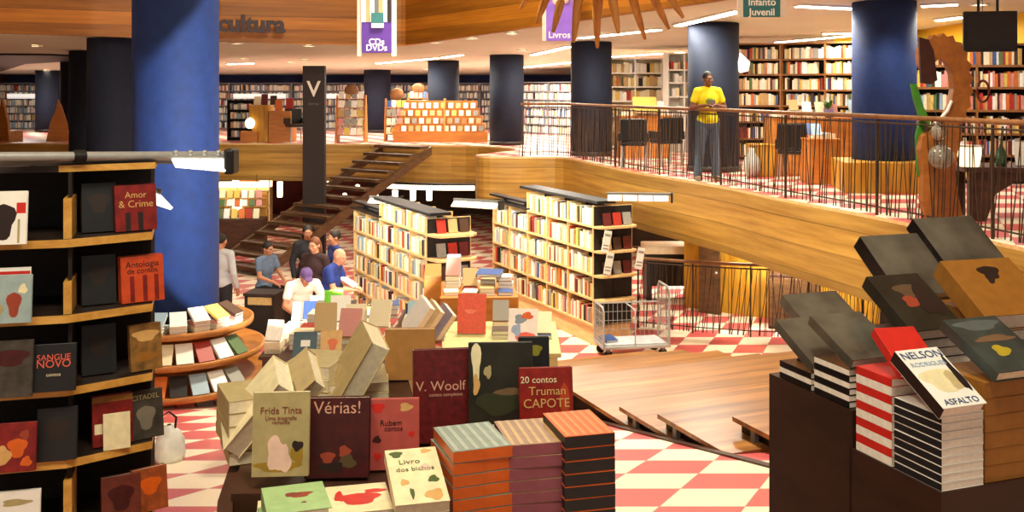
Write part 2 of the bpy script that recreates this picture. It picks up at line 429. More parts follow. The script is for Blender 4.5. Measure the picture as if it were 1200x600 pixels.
# ================================================================== STEPPED WOODEN DECK
t = thing('stepped_deck', 'broad wooden steps of long planks descending the tiled slope', 'steps', (1.03, 8.52, 0), math.atan2(.38, .925))
DZ = lambda s: EYE - (2.842 + .181 * s)
TR = [(-2.9, -1.75, .32), (-2.0, -.95, .30), (-1.36, -.94, .17), (-1.33, -.35, 0), (-.65, .29, 0), (0, 1.63, 0), (1.3, 2.45, 0), (2.15, 3.3, 0), (3.0, 4.1, 0), (3.85, 4.85, 0), (4.6, 5.2, 0), (4.95, 5.5, 0)]
for (n_, f_, x0) in TR:
    z = DZ(n_) + .005 if n_ < 1.9 else ground(8.52 + .925 * n_ + .38 * ((.5 - 1.03 + .38 * n_) / .925)) + .02
    if n_ == 1.3: x0 = .32
    if n_ > 1.9: x0 = (.5 - 1.03 + .38 * n_) / .925
    w = 3.0 if n_ > -1.35 else 2.6
    if n_ == -1.36: z -= .045; w = x0 + .5
    MB().box((x0, n_, z - .035), (w, f_, z), W_DECK).build('tread', t)
    if n_ != -1.36:
        MB().box((x0 + .12, f_ - .06, DZ(f_) - .03), (w - .02, f_ - .03, z - .036), M_DARK).build('riser', t)
    if n_ != -1.36 and n_ < 1.9:
        MB().add([(x0 + .07, n_ + .02, z - .036), (x0 + .07, f_ - .02, z - .036), (x0 + .07, f_ - .02, DZ(f_) - .05), (x0 + .09, n_ + .02, z - .036), (x0 + .09, f_ - .02, z - .036), (x0 + .09, f_ - .02, DZ(f_) - .05)],
                 [(0, 1, 2), (5, 4, 3), (0, 3, 4, 1), (1, 4, 5, 2), (2, 5, 3, 0)], M_BLACK).build('side_panel', t)  # black infill puts in the shade of the open gap under the tread
    if n_ < 2:
        MB().box((x0 + .015, f_ - .26, DZ(f_) - .02), (x0 + .055, f_ - .21, z - .036), M_GREY).build('support', t)
mb = MB()
mb.add([(-.06, -2.9, DZ(-2.9) - .06), (.0, -2.9, DZ(-2.9) - .06), (0, 5.4, DZ(5.4) - .06), (-.06, 5.4, DZ(5.4) - .06),
        (-.06, -2.9, DZ(-2.9) + .02), (.0, -2.9, DZ(-2.9) + .02), (0, 5.4, DZ(5.4) + .02), (-.06, 5.4, DZ(5.4) + .02)],
       [(0, 3, 2, 1), (4, 5, 6, 7), (0, 1, 5, 4), (1, 2, 6, 5), (2, 3, 7, 6), (3, 0, 4, 7)], W_DARK)
mb.build('stringer', t)

# ================================================================== STAIR TO THE UPPER FLOOR
t = thing('staircase', 'open-riser dark wooden staircase climbing to the upper floor', 'staircase', (0, 0, 0))
A0 = Vector((-6.05, 22.3, 0)); A1 = Vector((-2.75, 26.75, MEZ)); run = Vector((A1.x - A0.x, A1.y - A0.y, 0)); rl = run.length; dr = run / rl
pr = Vector((dr.y, -dr.x, 0))           # towards the camera side, right
NS = 14
for i in range(NS):
    f = (i + 1) / NS
    c = A0 + run * (i + .5) / NS; z = MEZ * f
    M = Matrix(((dr.x, pr.x * -1, 0, c.x), (dr.y, pr.y * -1, 0, c.y), (0, 0, 1, z), (0, 0, 0, 1)))
    MB().box((-.2, -.8, -.07), (.2, .8, 0), W_STAIR, M).build('tread', t)
for sd in (.83, -.83):
    o0 = A0 + pr * sd; o1 = A1 + pr * sd
    mb = MB(); n2 = pr * .035
    vs = []
    for o, zz in ((o0, 0.0), (o1, MEZ - .12)):
        for s_, h in ((-1, -.0), (1, -.0), (1, .22), (-1, .22)):
            vs.append(o.to_2d().to_3d() + n2 * s_ + Vector((0, 0, zz + h - .1)))
    mb.add(vs, [(0, 1, 2, 3), (7, 6, 5, 4), (0, 4, 5, 1), (1, 5, 6, 2), (2, 6, 7, 3), (3, 7, 4, 0)], W_STAIR); mb.build('stringer', t)

# ================================================================== RAILINGS
ROD = []
for k in range(8):
    l1 = random.uniform(-.08, .08); l2 = random.uniform(-.08, .08)
    ROD.append(MB().tube([(l1, 0, .02), ((l1 + l2) / 2 + random.uniform(-.012, .012), 0, .55), (l2, 0, 1.1)], [.0075, .006, .0055], M_ROD, 5).mesh('baluster'))
def railing(path, z, label, total, cap, posts, h=1.14):
    t = thing('railing', label, 'railing', (path[0].x, path[0].y, z))
    o = Vector((path[0].x, path[0].y, 0))
    seg = [(path[i + 1] - path[i]).length for i in range(len(path) - 1)]; Ln = sum(seg)
    def at(d):
        for i, s in enumerate(seg):
            if d <= s or i == len(seg) - 1:
                f = min(1, d / s); p = path[i].lerp(path[i + 1], f); q = path[i + 1] - path[i]
                return p, math.atan2(q.y, q.x)
            d -= s
    sm = [at(Ln * i / 60)[0] for i in range(61)]
    MB().tube([(p.x - o.x, p.y - o.y, h) for p in sm], .028, W_RAIL, 10).build('handrail', t)
    MB().tube([(p.x - o.x, p.y - o.y, h - .07) for p in sm], .012, M_ROD, 6).build('top_bar', t)
    MB().tube([(p.x - o.x, p.y - o.y, .1) for p in sm], .01, M_ROD, 6).build('bottom_bar', t)
    for i in range(posts):
        p, a = at(Ln * (i + .02) / (posts - .96))
        MB().box((-.013, -.012, 0), (.013, .012, h - .03), M_ROD).build('post', t, (p.x - o.x, p.y - o.y, 0), a)
    pts = [at(Ln * (i + .5 + random.uniform(-.25, .25)) / total) for i in range(total)]
    pts.sort(key=lambda q: q[0].length)
    for (p, a) in pts[:cap]:
        b = bpy.data.objects.new('baluster', random.choice(ROD)); COL.objects.link(b); b.parent = t
        b.location = (p.x - o.x, p.y - o.y, 0); b.rotation_euler = (0, 0, a)
    if total > cap:
        mb = MB()
        for (p, a) in pts[cap:]:
            me = random.choice(ROD); M = Mof((p.x - o.x, p.y - o.y, 0), a)
            mb.add([v.co.copy() for v in me.vertices], [list(f.vertices) for f in me.polygons], M_ROD, True, M)
        s = mb.build('far_balusters', t); s['kind'] = 'stuff'
    return t
e3 = [Vector((p.x, p.y, 0)) for p in EDGE]
inset = []
for i, p in enumerate(e3):
    a = e3[max(0, i - 1)]; c = e3[min(len(e3) - 1, i + 1)]; tt = (c - a).normalized(); inset.append(p + Vector((-tt.y, tt.x, 0)) * .07)
up_path = [q for q in inset if q.y > 7.5]
railing(up_path, MEZ, 'long railing of thin dark rods along the upper floor edge', 250, 100, 9)
low = [Vector((x, y, 0)) for x, y in catmull([(2.1, 17.2), (3.2, 16.75), (4.2, 16.5), (5.4, 16.55), (6.6, 16.9)], 5)]
railing(low, 0, 'lower railing of thin dark rods behind the steel trolley', 100, 100, 6, 1.17)
# ================================================================== BOOKS
PALC = {'cream': (232, 220, 184), 'white': (240, 236, 226), 'yellow': (214, 184, 88), 'tan': (190, 156, 104), 'red': (168, 48, 34), 'maroon': (96, 30, 28),
        'orange': (206, 108, 44), 'blue': (58, 84, 140), 'pale blue': (150, 172, 186), 'green': (84, 112, 66), 'grey': (146, 142, 132), 'dark brown': (74, 50, 36), 'black': (32, 28, 28), 'pink': (206, 140, 130)}
COVM = {k: mat('cover_' + k.replace(' ', '_'), v, .45, .1, 20) for k, v in PALC.items()}
def spine_mesh(c):
    """upright book: spine at -y, thickness 1 along x, depth 1 along y, height 1 along z"""
    b = MB(); m = COVM[c]
    b.box((.0, 0, 0), (1, .06, 1), m); b.box((0, .06, 0), (.09, 1, 1), m); b.box((.91, .06, 0), (1, 1, 1), m)
    b.box((.09, .06, .015), (.91, .97, .975), M_PAGE)
    if c not in ('white', 'cream'):
        b.box((.12, -.012, .6), (.88, 0, .72), COVM['cream'])
    else:
        b.box((.12, -.012, .55), (.88, 0, .8), COVM[random.choice(['grey', 'red', 'tan', 'blue'])])
    return b.mesh('book')
SPINE = {k: spine_mesh(k) for k in PALC}
def far_put(c, origin, yaw, tilt, w, h, th):
    FAR.box((0, 0, 0), (1, 1, 1), COVM[c], book_matrix(origin, yaw, tilt, w, h, th), [COVM[c], COVM[c], M_PAGE, M_PAGE, M_PAGE, COVM[c]])
FAR = MB()                     # every shelved book too small to be one of the individually built ones
def pick(w):
    ks = list(w); return random.choices(ks, [w[k] for k in ks])[0]
MIX_W = dict(cream=9, white=8, yellow=3, tan=3, red=1.4, maroon=1, orange=1, blue=.9, grey=1.5, green=.6, black=.8, **{'dark brown': 1, 'pale blue': 1.2, 'pink': .6})
MIX_M = dict(cream=6, white=4, yellow=2.4, tan=4, red=1, maroon=1.2, orange=1.4, blue=.8, grey=1.5, green=.8, black=.9, **{'dark brown': 1.6, 'pale blue': 1, 'pink': 1})
MIX_R = dict(cream=4, white=3, yellow=2.5, tan=3, red=1.8, maroon=1, orange=2.4, blue=1, grey=.6, green=.8, black=.6, **{'dark brown': 1, 'pale blue': .6, 'pink': 3})
NIND = [0]
def shelf_row(M, x0, x1, y, z, hmax, mix, thick, label=None, group=None, first=0, depth=.16, limit=None, gap=.1, count=None, lean=True):
    """fills a shelf from x1 down to x0 (x1 is the near end); the first `limit` books are objects of their own, the rest join FAR"""
    x = x1; n = first
    while x - thick * .7 > x0:
        t = thick * random.uniform(.7, 1.35); h = hmax * random.uniform(.72, .97); dp = depth * random.uniform(.85, 1.05)
        if random.random() < gap:
            x -= thick * random.uniform(.6, 1.6); continue
        x -= t
        if x < x0: break
        c = pick(mix); n += 1
        L = M @ Matrix.Translation((x, y + random.uniform(0, .02), z)) @ Matrix.Diagonal((t * .94, dp, h, 1))
        if label and (limit is None or n <= limit):
            o = bpy.data.objects.new('book', SPINE[c]); COL.objects.link(o); o.matrix_world = L
            NIND[0] += 1
            tag(o, label.format(c=c, n=ordinal(n)), 'book', group)
        else:
            me = SPINE[c]
            if depth > .1 and 'far' not in (label or ''):
                FAR.box((0, 0, 0), (1, 1, 1), COVM[c], L, [M_PAGE, M_PAGE, COVM[c], COVM[c], M_PAGE, COVM[c]])
    return n

def bookcase(label, loc, rz, L, D, H, rows, dividers, cap, base_h=.18, lip=W_PALE, back=M_BACKING, step=0.0, Hs=1.93, canopy=True, group=None, plinth_m=W_PALE):
    t = thing('bookcase', label, 'bookcase', loc, rz, group)
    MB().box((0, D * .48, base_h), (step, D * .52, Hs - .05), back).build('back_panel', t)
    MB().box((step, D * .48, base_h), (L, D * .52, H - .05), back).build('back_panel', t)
    b = MB().bbox((.03, .04, 0), (L - .02, D - .04, base_h), plinth_m, .008).build('plinth', t)
    for z in rows:
        s = MB()
        s.box((0 if z < Hs - .05 else step, 0, z - .03), (L, D, z), lip)
        s.build('shelf', t)
    for x in dividers:
        MB().box((x - .012, .006, base_h), (x + .012, D - .006, Hs - .04 if x < step else H - .04), lip).build('divider', t)
    if canopy:
        MB().bbox((-.1, -.03, Hs - .03), (step + .02, D * .4, Hs), M_BLACK, .008).build('canopy', t)
        MB().bbox((step - .35, .02, H), (L + .1, D * .5, H + .05), M_BLACK, .008).build('upper_canopy', t)
        MB().bbox((-.3, D * .1, Hs + .05), (step - .2, D * .35, Hs + .09), M_BLACK, .008).build('low_canopy', t)
        for xx in (.2, step - .4): MB().box((xx, D * .2, Hs), (xx + .03, D * .3, Hs + .055), M_BLACK).build('canopy_bracket', t)
    if cap:
        for z in rows[1:]:
            pts = [(L, 0)] + [(L + cap * math.sin(PI * .5 * k / 6), .0 + .12 * (1 - math.cos(PI * .5 * k / 6))) for k in range(1, 7)] + [(L + cap, D - .12), (L + cap * .6, D), (L, D)]
            MB().prism(pts, z - .032, z, lip).build('end_shelf', t)
        MB().box((L - .02, .02, base_h), (L, D - .02, H - .05), back).build('end_panel', t)
    return t
MIDROWS = [.17, .52, .87, 1.21, 1.55, 1.90]; ROWS2 = [.33, .73, 1.11, 1.49, 1.87]
# left of the pair
RZ1 = math.atan2(-3.1, 1.53); L1 = 3.5
bk1 = (-2.80, 18.05, 0); M1 = Mof(bk1, RZ1)
bookcase('long double-sided bookcase to the left of the trolley, nearer the stair', bk1, RZ1, L1, .72, 2.16, MIDROWS, [.02, .7, 1.4, 2.1, 2.8, L1 - .02], .34, step=1.4)
names = ['bottom shelf', 'lowest but one shelf', 'third shelf up', 'fourth shelf up', 'fifth shelf up', 'top shelf']
for r, z in enumerate(MIDROWS):
    hm = .27 if r else .26
    lim = 0
    x0 = 0.02 if r < 5 else 1.42
    shelf_row(M1, x0, L1 - .02, .02, z, hm, MIX_W if r > 2 else MIX_M, .052, '{c} book, {n} from the near end, ' + names[r] + ' of the left long bookcase', 'books on the left long bookcase', 0, .17, lim, .04)
# right of the pair
RZ2 = math.atan2(-3.5, 1.6); L2 = 3.95
bk2 = (-0.38, 19.55, 0); M2 = Mof(bk2, RZ2)
bookcase('long double-sided bookcase right behind the steel trolley', bk2, RZ2, L2, .72, 2.22, ROWS2, [.02, .77, 1.54, 2.31, 3.08, L2 - .02], .2, .30, step=1.54, Hs=1.90)
for r, z in enumerate(ROWS2):
    lim = 0
    x0 = 0.02 if r < 4 else 1.56
    shelf_row(M2, x0, L2 - .02, .02, z, .30, MIX_W if r > 1 else MIX_M, .05, '{c} book, {n} from the near end, ' + names[r] + ' of the bookcase behind the trolley', 'books on the bookcase behind the trolley', 0, .17, lim, .05 if r > 1 else .12)
# books on the end shelves, a few face-out, and hanging white price cards
def simple_book(c, name='book', pm=None):
    """flat book, spine -x, unit size 1x1x1, front cover up"""
    b = MB(); m = COVM[c] if isinstance(c, str) else c; pm = pm or M_PAGEW
    b.box((0, 0, 0), (1, 1, .07), m); b.box((0, 0, .93), (1, 1, 1), m); b.box((0, 0, .07), (.035, 1, .93), m)
    b.box((.035, .02, .07), (.97, .98, .93), pm)
    return b.mesh(name)
FLAT = {k: simple_book(k) for k in PALC}
def book_matrix(origin, yaw, tilt, w, h, th):
    ex = Vector((math.cos(yaw), math.sin(yaw), 0)); bk = Vector((-math.sin(yaw), math.cos(yaw), 0))
    ey = bk * math.cos(tilt) + Vector((0, 0, 1)) * math.sin(tilt); ez = ex.cross(ey)
    return Matrix(((ex.x * w, ey.x * h, ez.x * th, origin[0]), (ex.y * w, ey.y * h, ez.y * th, origin[1]), (ex.z * w, ey.z * h, ez.z * th, origin[2]), (0, 0, 0, 1)))
def put(c, origin, yaw, tilt, w, h, th, label, group=None, cat='book', name='book'):
    o = bpy.data.objects.new(name, FLAT[c]); COL.objects.link(o)
    o.matrix_world = book_matrix(origin, yaw, tilt, w, h, th)
    return tag(o, label, cat, group)
for (M, L, who) in ((M1, L1, 'left long bookcase'), (M2, L2, 'bookcase behind the trolley')):
    for r, z in list(enumerate(MIDROWS if who[0] == 'l' else ROWS2))[1:]:
        if (who[0] == 'b' and r == 1) or (who[0] == 'l' and r == 1): continue
        ks = ['maroon', 'dark brown', 'grey', 'tan', 'red']; random.shuffle(ks)
        for j in range(3):
            w = .14; y = .14 + j * .18
            p = M @ Vector((L + .08, y, z + .002)); yaw = math.atan2(M[1][1], M[0][1]); ww = ['left', 'middle', 'right'][j]
            far_put(ks[j], p, yaw, R(76), w, .2, .025)
card = MB().box((0, -.004, 0), (.13, .004, .34), M_WHITE).box((.015, -.0055, .05), (.115, -.004, .07), COVM['grey']).box((.015, -.0055, .1), (.115, -.004, .12), COVM['grey']).box((.015, -.0055, .25), (.115, -.004, .29), COVM['grey']).mesh('price_card')
for (zz, yy, lab) in ((1.50, .02, 'white hanging card high on the near corner behind the trolley'), (1.16, .06, 'white hanging card lower on the near corner behind the trolley'), (1.2, .62, 'white hanging card on the right side of the end shelves')):
    o = bpy.data.objects.new('price_card', card); COL.objects.link(o)
    o.matrix_world = M2 @ Matrix.Translation((L2 + .215, yy, zz)) @ Matrix.Rotation(R(90), 4, 'Z') @ Matrix.Rotation(R(12), 4, 'Y')
    tag(o, lab, 'card', 'hanging white cards')

# lamp arms with white reflectors
def lamp_bar(label, loc, rz, L, n, cap=1.0):
    t = thing('shelf_lamp', label, 'lamp', loc, rz)
    MB().bbox((-L, -.03, 0), (.02, .03, .035), M_GREY, .006).build('bar', t)
    for k in range(n):
        x = -L + .02 + (L - .04) * k / n; w = (L - .04) / n - .015
        M = Matrix.Translation((x, 0, 0))
        b = MB(); b.add([(0, -.03, 0), (w, -.03, 0), (w, -.13, -.075), (0, -.13, -.075), (0, -.03, -.012), (w, -.03, -.012), (w, -.12, -.088), (0, -.12, -.088)],
                        [(0, 1, 2, 3), (7, 6, 5, 4), (0, 4, 5, 1), (1, 5, 6, 2), (2, 6, 7, 3), (3, 7, 4, 0)], M_WHITE, False, M)
        b.build('reflector', t)
        MB().tube([(x + .01, -.05, -.03), (x + w - .01, -.05, -.03)], .013, M_GLOW, 8).build('tube', t)
    MB().bbox((.0, -.13 * cap, -.1 * cap), (.03 * cap, .04 * cap, .05 * cap), M_BLACK, .006 * cap).build('end_cap', t)
    return t
p = P(588, 238, 15.6); lamp_bar('white reflector lamp arm at the end of the left long bookcase', p, R(-28), .85, 3)
p = P(786, 229, 15.2); lamp_bar('white reflector lamp arm above the trolley end of the right bookcase', p, R(-8), .95, 4)
p = P(470, 233, 17.5); lamp_bar('small white reflector lamp between staircase and left bookcase', p, R(-20), .6, 2)

# ================================================================== STEEL TROLLEY
t = thing('trolley', 'steel platform trolley with wire mesh ends on the tiled floor', 'trolley', (1.80, 15.42, 0), R(9))
MB().bbox((-.52, -.3, .17), (.52, .3, .21), M_STEEL, .008).build('platform', t)
MB().box((-.47, -.26, .21), (.45, .24, .235), mat('grey_sheet', (190, 192, 196), .5, .15, 8)).build('liner', t)
def frame(x, h, name):
    MB().tube([(x, -.28, .2), (x, -.28, h - .06), (x, -.22, h), (x, .22, h), (x, .28, h - .06), (x, .28, .2)], .016, M_STEEL, 10).build(name, t)
    m = MB()
    for k in range(1, 10): m.tube([(x, -.28 + .056 * k, .2), (x, -.28 + .056 * k, h)], .004, M_STEEL, 5)
    for k in range(1, int(h / .13)): m.tube([(x, -.28, .2 + .12 * k), (x, .28, .2 + .12 * k)], .004, M_STEEL, 5)
    m.build('wire_mesh', t)
frame(-.5, .78, 'low_frame'); frame(.5, 1.06, 'handle')
m = MB()
MB().tube([(-.5, .28, .74), (.5, .28, .74)], .012, M_STEEL, 8).build('side_bar', t)
for k in range(1, 14): m.tube([(-.5 + k * .0714, .28, .2), (-.5 + k * .0714, .28, .74)], .004, M_STEEL, 5)
for k in range(1, 4): m.tube([(-.5, .28, .2 + k * .135), (.5, .28, .2 + k * .135)], .004, M_STEEL, 5)
m.build('wire_mesh', t)
MB().tube([(-.02, -.28, .2), (-.02, -.28, .74), (-.02, .28, .74)], .012, M_STEEL, 8).build('centre_frame', t)
for sx in (-.42, .42):
    for sy in (-.22, .22):
        c = MB().bbox((sx - .03, sy - .03, .12), (sx + .03, sy + .03, .17), M_GREY, .006).build('caster', t)
        MB().lathe([(.01, -.02), (.065, -.02), (.072, 0), (.065, .02), (.01, .02)], M_RUB, 16, M=Matrix.Translation((sx, sy, .072)) @ Matrix.Rotation(PI / 2, 4, 'X')).build('wheel', c)
o = put('blue', (1.40, 15.2, .237), R(20), R(5), .2, .28, .03, 'dark blue folder lying at the low end of the trolley', cat='folder', name='folder')

# ================================================================== ROUND TIERED TABLE AT THE BIG COLUMN
CC = Vector((-3.61, 11.0, ground(11.0)))
t = thing('tiered_table', 'curved wooden tiered table wrapped around the big blue column', 'table', CC)
TI = [(.80, .86, .58), (.92, .58, .58), (1.03, .29, .58), (.95, .03, .5)]
for (r, z, ri) in TI:
    MB().lathe([(.47, z - .04), (r, z - .05), (r + .012, z - .03), (r + .012, z + .012), (r - .01, z + .018), (r - .02, z), (.47, z)], W_RIM, 56).build('tier', t)
MB().lathe([(.48, -.12), (.62, -.12), (.60, .84), (.48, .84)], W_RIM, 48).build('drum', t)
MB().lathe([(.5, -.3), (.97, -.3), (.97, .0), (.5, .0)], W_DARK, 48).build('plinth', t)
tier_names = ['top', 'second', 'third', 'bottom']
rows = [[('orange', 3), ('pale blue', 3), ('white', 3), ('white', 4), ('yellow', 4), ('dark brown', 4)],
        [('pale blue', 1), ('blue', 1), ('cream', 1), ('white', 1), ('red', 1), ('white', 1), ('green', 1)],
        [('blue', 1), ('tan', 1), ('orange', 1), ('black', 1), ('pale blue', 1), ('white', 1), ('grey', 1)],
        [('white', 2), ('cream', 2), ('grey', 1), ('pink', 1), ('pale blue', 1), ('white', 1), ('tan', 1)]]
for i, (r, z, ri) in enumerate(TI):
    n = len(rows[i])
    for k, (c, cnt) in enumerate(rows[i]):
        a = R([-105, -107, -107, -106][i] + k * [17.5, 13.6, 12.2, 13.5][i])
        rd = Vector((math.cos(a), math.sin(a), 0)); yaw = a + PI / 2; ex = Vector((math.cos(yaw), math.sin(yaw), 0))
        w, h = .165, .235
        for q in range(cnt):
            th = .03
            og = CC + rd * (r - .025) - ex * w / 2 + Vector((0, 0, z + .004 + q * th * 1.05))
            cc = c if q == cnt - 1 else random.choice(['pink', 'white', 'cream'])
            tilt = R(44) if q == cnt - 1 and cnt == 1 else (R(26) if q == cnt - 1 else 0)
            pos = 'topmost of' if (cnt > 1 and q == cnt - 1) else (ORD[q + 1] + ' up in' if cnt > 1 else 'lying in')
            kk = ordinal(k + 1)
            put(cc, og, yaw, tilt, w, h, th, f'{cc} book {pos} {kk} place from left, {tier_names[i]} tier of the curved table', 'books on the curved tiered table')
            if q == cnt - 1:
                o = bpy.context.scene.objects[-1] if False else None
# ================================================================== DETAILED BOOKS
def fbook(label, origin, yaw, tilt, w, h, th, cover, pages=None, spine=None, art=(), titles=(), group=None, cat='book', front=None, hard=True):
    """origin = lower spine corner of the back board; tilt 0 lies flat, 90 degrees stands facing the viewer.
    art = [(x, y, rx, ry, material)] printed patches, titles = [(string, x, y, size, material)]"""
    M = book_matrix(origin, R(yaw), R(tilt), 1, 1, 1)
    t = thing('book', label, cat, group=group, M=M)
    bt = .003 if hard else .0015
    b = MB(); sp = spine or cover
    b.bbox((0, 0, 0), (w, h, bt), cover, bt * .4); b.bbox((0, 0, th - bt), (w, h, th), front or cover, bt * .4); b.box((0, 0, bt * .6), (bt, h, th - bt * .6), sp)
    o_ = .004 if hard else .001
    MB().box((bt, o_, bt), (w - o_, h - o_, th - bt), pages or M_PAGE).build('pages', t)
    if art:
        a = b
        for i, (x, y, rx, ry, m) in enumerate(art):
            n = 20; z = th + .0004 + i * .00012
            pts = []
            for k in range(n):
                an = 2 * PI * k / n; j = 1 + .16 * math.sin(3 * an + i * 1.7) + .08 * math.sin(5 * an + i)
                if ry < 0:      # rectangle
                    continue
                pts.append((max(.002, min(w - .002, x + rx * math.cos(an) * j)), max(.002, min(h - .002, y + ry * math.sin(an) * j))))
            if ry < 0:
                pts = [(x - rx, y + ry), (x + rx, y + ry), (x + rx, y - ry), (x - rx, y - ry)]
            a.prism(pts, th, z, m)
    b.build('cover', t)
    for (s, x, y, sz, m) in titles:
        text('title', s, sz, m, t, Matrix.Translation((x, y, th + .0012)), 0, .0003)
    return t
def mm(n, c, **k): return mat(n, c, **({'rough': .4, 'var': .1, 'scale': 30} | k))
B_OLIVE = mm('olive_paper', (168, 152, 104)); B_MAR = mm('maroon_cover', (66, 18, 18), var=.3); B_PINK = mm('rose_cover', (176, 78, 70)); B_MINT = mm('mint_cover', (158, 190, 130))
B_CREAM = mm('cream_cover', (230, 216, 172)); B_WINE = mm('wine_cover', (92, 20, 20), var=.35, scale=60); B_FOR = mm('forest_cover', (38, 34, 24), var=.35, scale=14); B_CAP = mm('crimson_cover', (134, 28, 18), var=.25)
B_TEAL = mm('teal_stripe_cover', (116, 130, 118)); B_ORA = mm('orange_cover', (208, 92, 22)); B_TAN = mm('tan_stripe_cover', (150, 112, 84)); B_MAUVE = mm('mauve_cover', (140, 74, 84)); B_BLK = mm('charcoal_cover', (28, 28, 30))
B_RED = mm('scarlet_cover', (200, 38, 28)); B_BRN = mm('ochre_box', (150, 98, 36)); B_GLOSS = mat('glossy_black_cover', (24, 22, 22), .16, .2, 10, spec=.7); B_GREYG = mat('glossy_grey_cover', (84, 80, 70), .12, .6, 6, spec=.9)
B_DTEAL = mm('dark_teal_cover', (52, 60, 56), var=.35, scale=18); B_LBL = mm('pale_blue_print', (150, 172, 200)); B_NAVY = mm('navy_print', (44, 68, 120)); B_GOLD = mm('gold_print', (206, 160, 96)); B_SKIN = mm('blush_print', (226, 190, 170))
B_KHA = mm('khaki_print', (150, 118, 34)); B_DK = mm('dark_print', (40, 26, 22)); B_LEAF = mm('leaf_print', (74, 92, 44)); B_EMB = mm('ember_print', (150, 62, 40)); B_SAL = mm('salmon_print', (224, 96, 74)); B_TITR = mm('russet_lettering', (128, 56, 44)); B_ROSE = mm('pale_rose_lettering', (206, 150, 124))

# ================================================================== NEAR TABLE (left centre)
t = thing('display_table', 'dark wood display table crowded with books in the foreground', 'table', (0, 0, 0))
ZT1, ZT2 = EYE - 1.22, EYE - 1.05
fp = [(-.58, 2.1), (.2, 2.1), (.235, 2.66), (-.72, 2.66)]
MB().prism(fp, 2.3, ZT1, W_DARK).build('lower_tier', t)
MB().prism([(-.73, 2.66), (.21, 2.66), (.18, 3.26), (-.3, 3.3), (-.42, 3.95), (-.92, 3.95)], 2.05, ZT2, W_DARK).build('upper_tier', t)
MB().prism([(-.62, 2.1), (-.585, 2.1), (-.725, 2.66), (-.92, 3.95), (-.96, 3.95), (-.765, 2.66)], 2.05, ZT2 - .02, W_DARK).build('side_panel', t)

def stand(pl, pr_, pb, Y, yaw, lean, h, th, label, cover, z=None, **k):
    """a book standing on its lower edge: pl..pr_ = its width in photo pixels at distance Y"""
    w = (pr_ - pl) / F * Y / math.cos(R(yaw))
    o = P(pl, pb, Y)
    if z is not None: o.z = z
    return fbook(label, o, yaw, 90 - lean, w, h, th, cover, **k), w
def art_of(w, h, L): return [(x * w, y * h, a * w, b * h, m) for x, y, a, b, m in L]
def ttl(w, h, L): return [(s, x * w, y * h, z * w, m) for s, x, y, z, m in L]

def F1():
    w, h = .148, .215; o = P(296, 556, 2.70); o.z = ZT2 + .002 + .03
    fbook('olive paperback with reddish title and a pale draped figure, standing at left', o, 4, 82, w, h, .02, B_OLIVE, hard=False,
          art=art_of(w, h, [(.45, .12, .40, .06, B_KHA), (.42, .28, .16, .2, B_SKIN), (.55, .2, .14, .16, B_SKIN), (.8, .27, .11, .14, B_KHA), (.8, .36, .1, .06, B_DK)]),
          titles=ttl(w, h, [('Frida Tinta', .5, .78, .17, B_TITR), ('Uma biografia', .5, .69, .1, B_TITR), ('romance', .5, .64, .09, B_TITR)]))
    w, h = .172, .208; o = P(359, 563, 2.78); o.z = ZT2 + .002
    fbook('dark maroon hardback titled Vérias! standing in the front row', o, 3, 80, w, h, .045, B_MAR, M_PAGE,
          art=art_of(w, h, [(.36, .26, .11, .07, B_EMB), (.62, .33, .09, .07, B_EMB), (.66, .2, .14, .08, mm('moss_print', (84, 68, 40))), (.42, .14, .2, .06, B_DK)]),
          titles=ttl(w, h, [('Vérias!', .5, .87, .27, B_ROSE)]))
    w, h = .142, .188; o = P(431, 556, 2.83); o.z = ZT2 + .002
    fbook('rose pink hardback with small motifs standing right of the maroon one', o, 5, 80, w, h, .03, B_PINK, M_PAGE,
          art=art_of(w, h, [(.2, .88, .12, .07, B_RED), (.74, .88, .12, .06, B_GOLD), (.18, .43, .08, .05, B_MAR), (.85, .5, .06, .04, B_RED), (.2, .2, .08, .05, B_RED)]),
          titles=ttl(w, h, [('Rubem', .45, .66, .15, B_DK), ('contos', .5, .58, .13, B_DK)]))
    # big maroon, forest, crimson
    w, h = .172, .268; o = P(484, 527, 3.05); o.z = ZT2 + .002
    fbook('large wine-red hardback with pale lettering standing behind the orange pile', o, 8, 80, w, h, .05, B_WINE, M_PAGE, titles=ttl(w, h, [('V. Woolf', .47, .60, .23, B_ROSE), ('contos completos', .56, .51, .08, B_ROSE)]))
    w, h = .19, .30; o = P(549, 527, 3.0); o.z = ZT2 + .002
    fbook('black hardback with a dim forest picture between wine-red and crimson books', o, 3, 80, w, h, .03, B_FOR, M_PAGE,
          art=art_of(w, h, [(.12, .82, .07, .2, B_CREAM), (.12, .6, .05, .1, B_GOLD), (.62, .5, .3, .06, mm('bark_print', (110, 84, 56))), (.3, .72, .06, .06, B_OLIVE), (.5, .42, .4, .1, mm('moss_dark_print', (50, 52, 30)))]),
          titles=ttl(w, h, [('THE WALKER IN', .5, .2, .115, B_CREAM)]))
    w, h = .155, .245; o = P(609, 533, 2.93); o.z = ZT2 + .002
    fbook('crimson hardback with three lines of gold lettering standing behind the black pile', o, 6, 79, w, h, .03, B_CAP, M_PAGE,
          art=art_of(w, h, [(.84, .55, .08, .3, mm('rust_print', (170, 60, 26)))]),
          titles=ttl(w, h, [('20 contos', .36, .86, .17, B_CREAM), ('Truman', .52, .73, .22, B_GOLD), ('CAPOTE', .5, .59, .23, B_GOLD)]))
    w, h = .095, .28; o = P(608, 515, 3.16); o.z = ZT2 + .002
    fbook('black hardback with a small olive disc behind the crimson book', o, 4, 82, w, h, .03, B_BLK, M_PAGE, art=art_of(w, h, [(.55, .86, .2, .06, mm('olive_print', (128, 124, 40)))]))
F1()
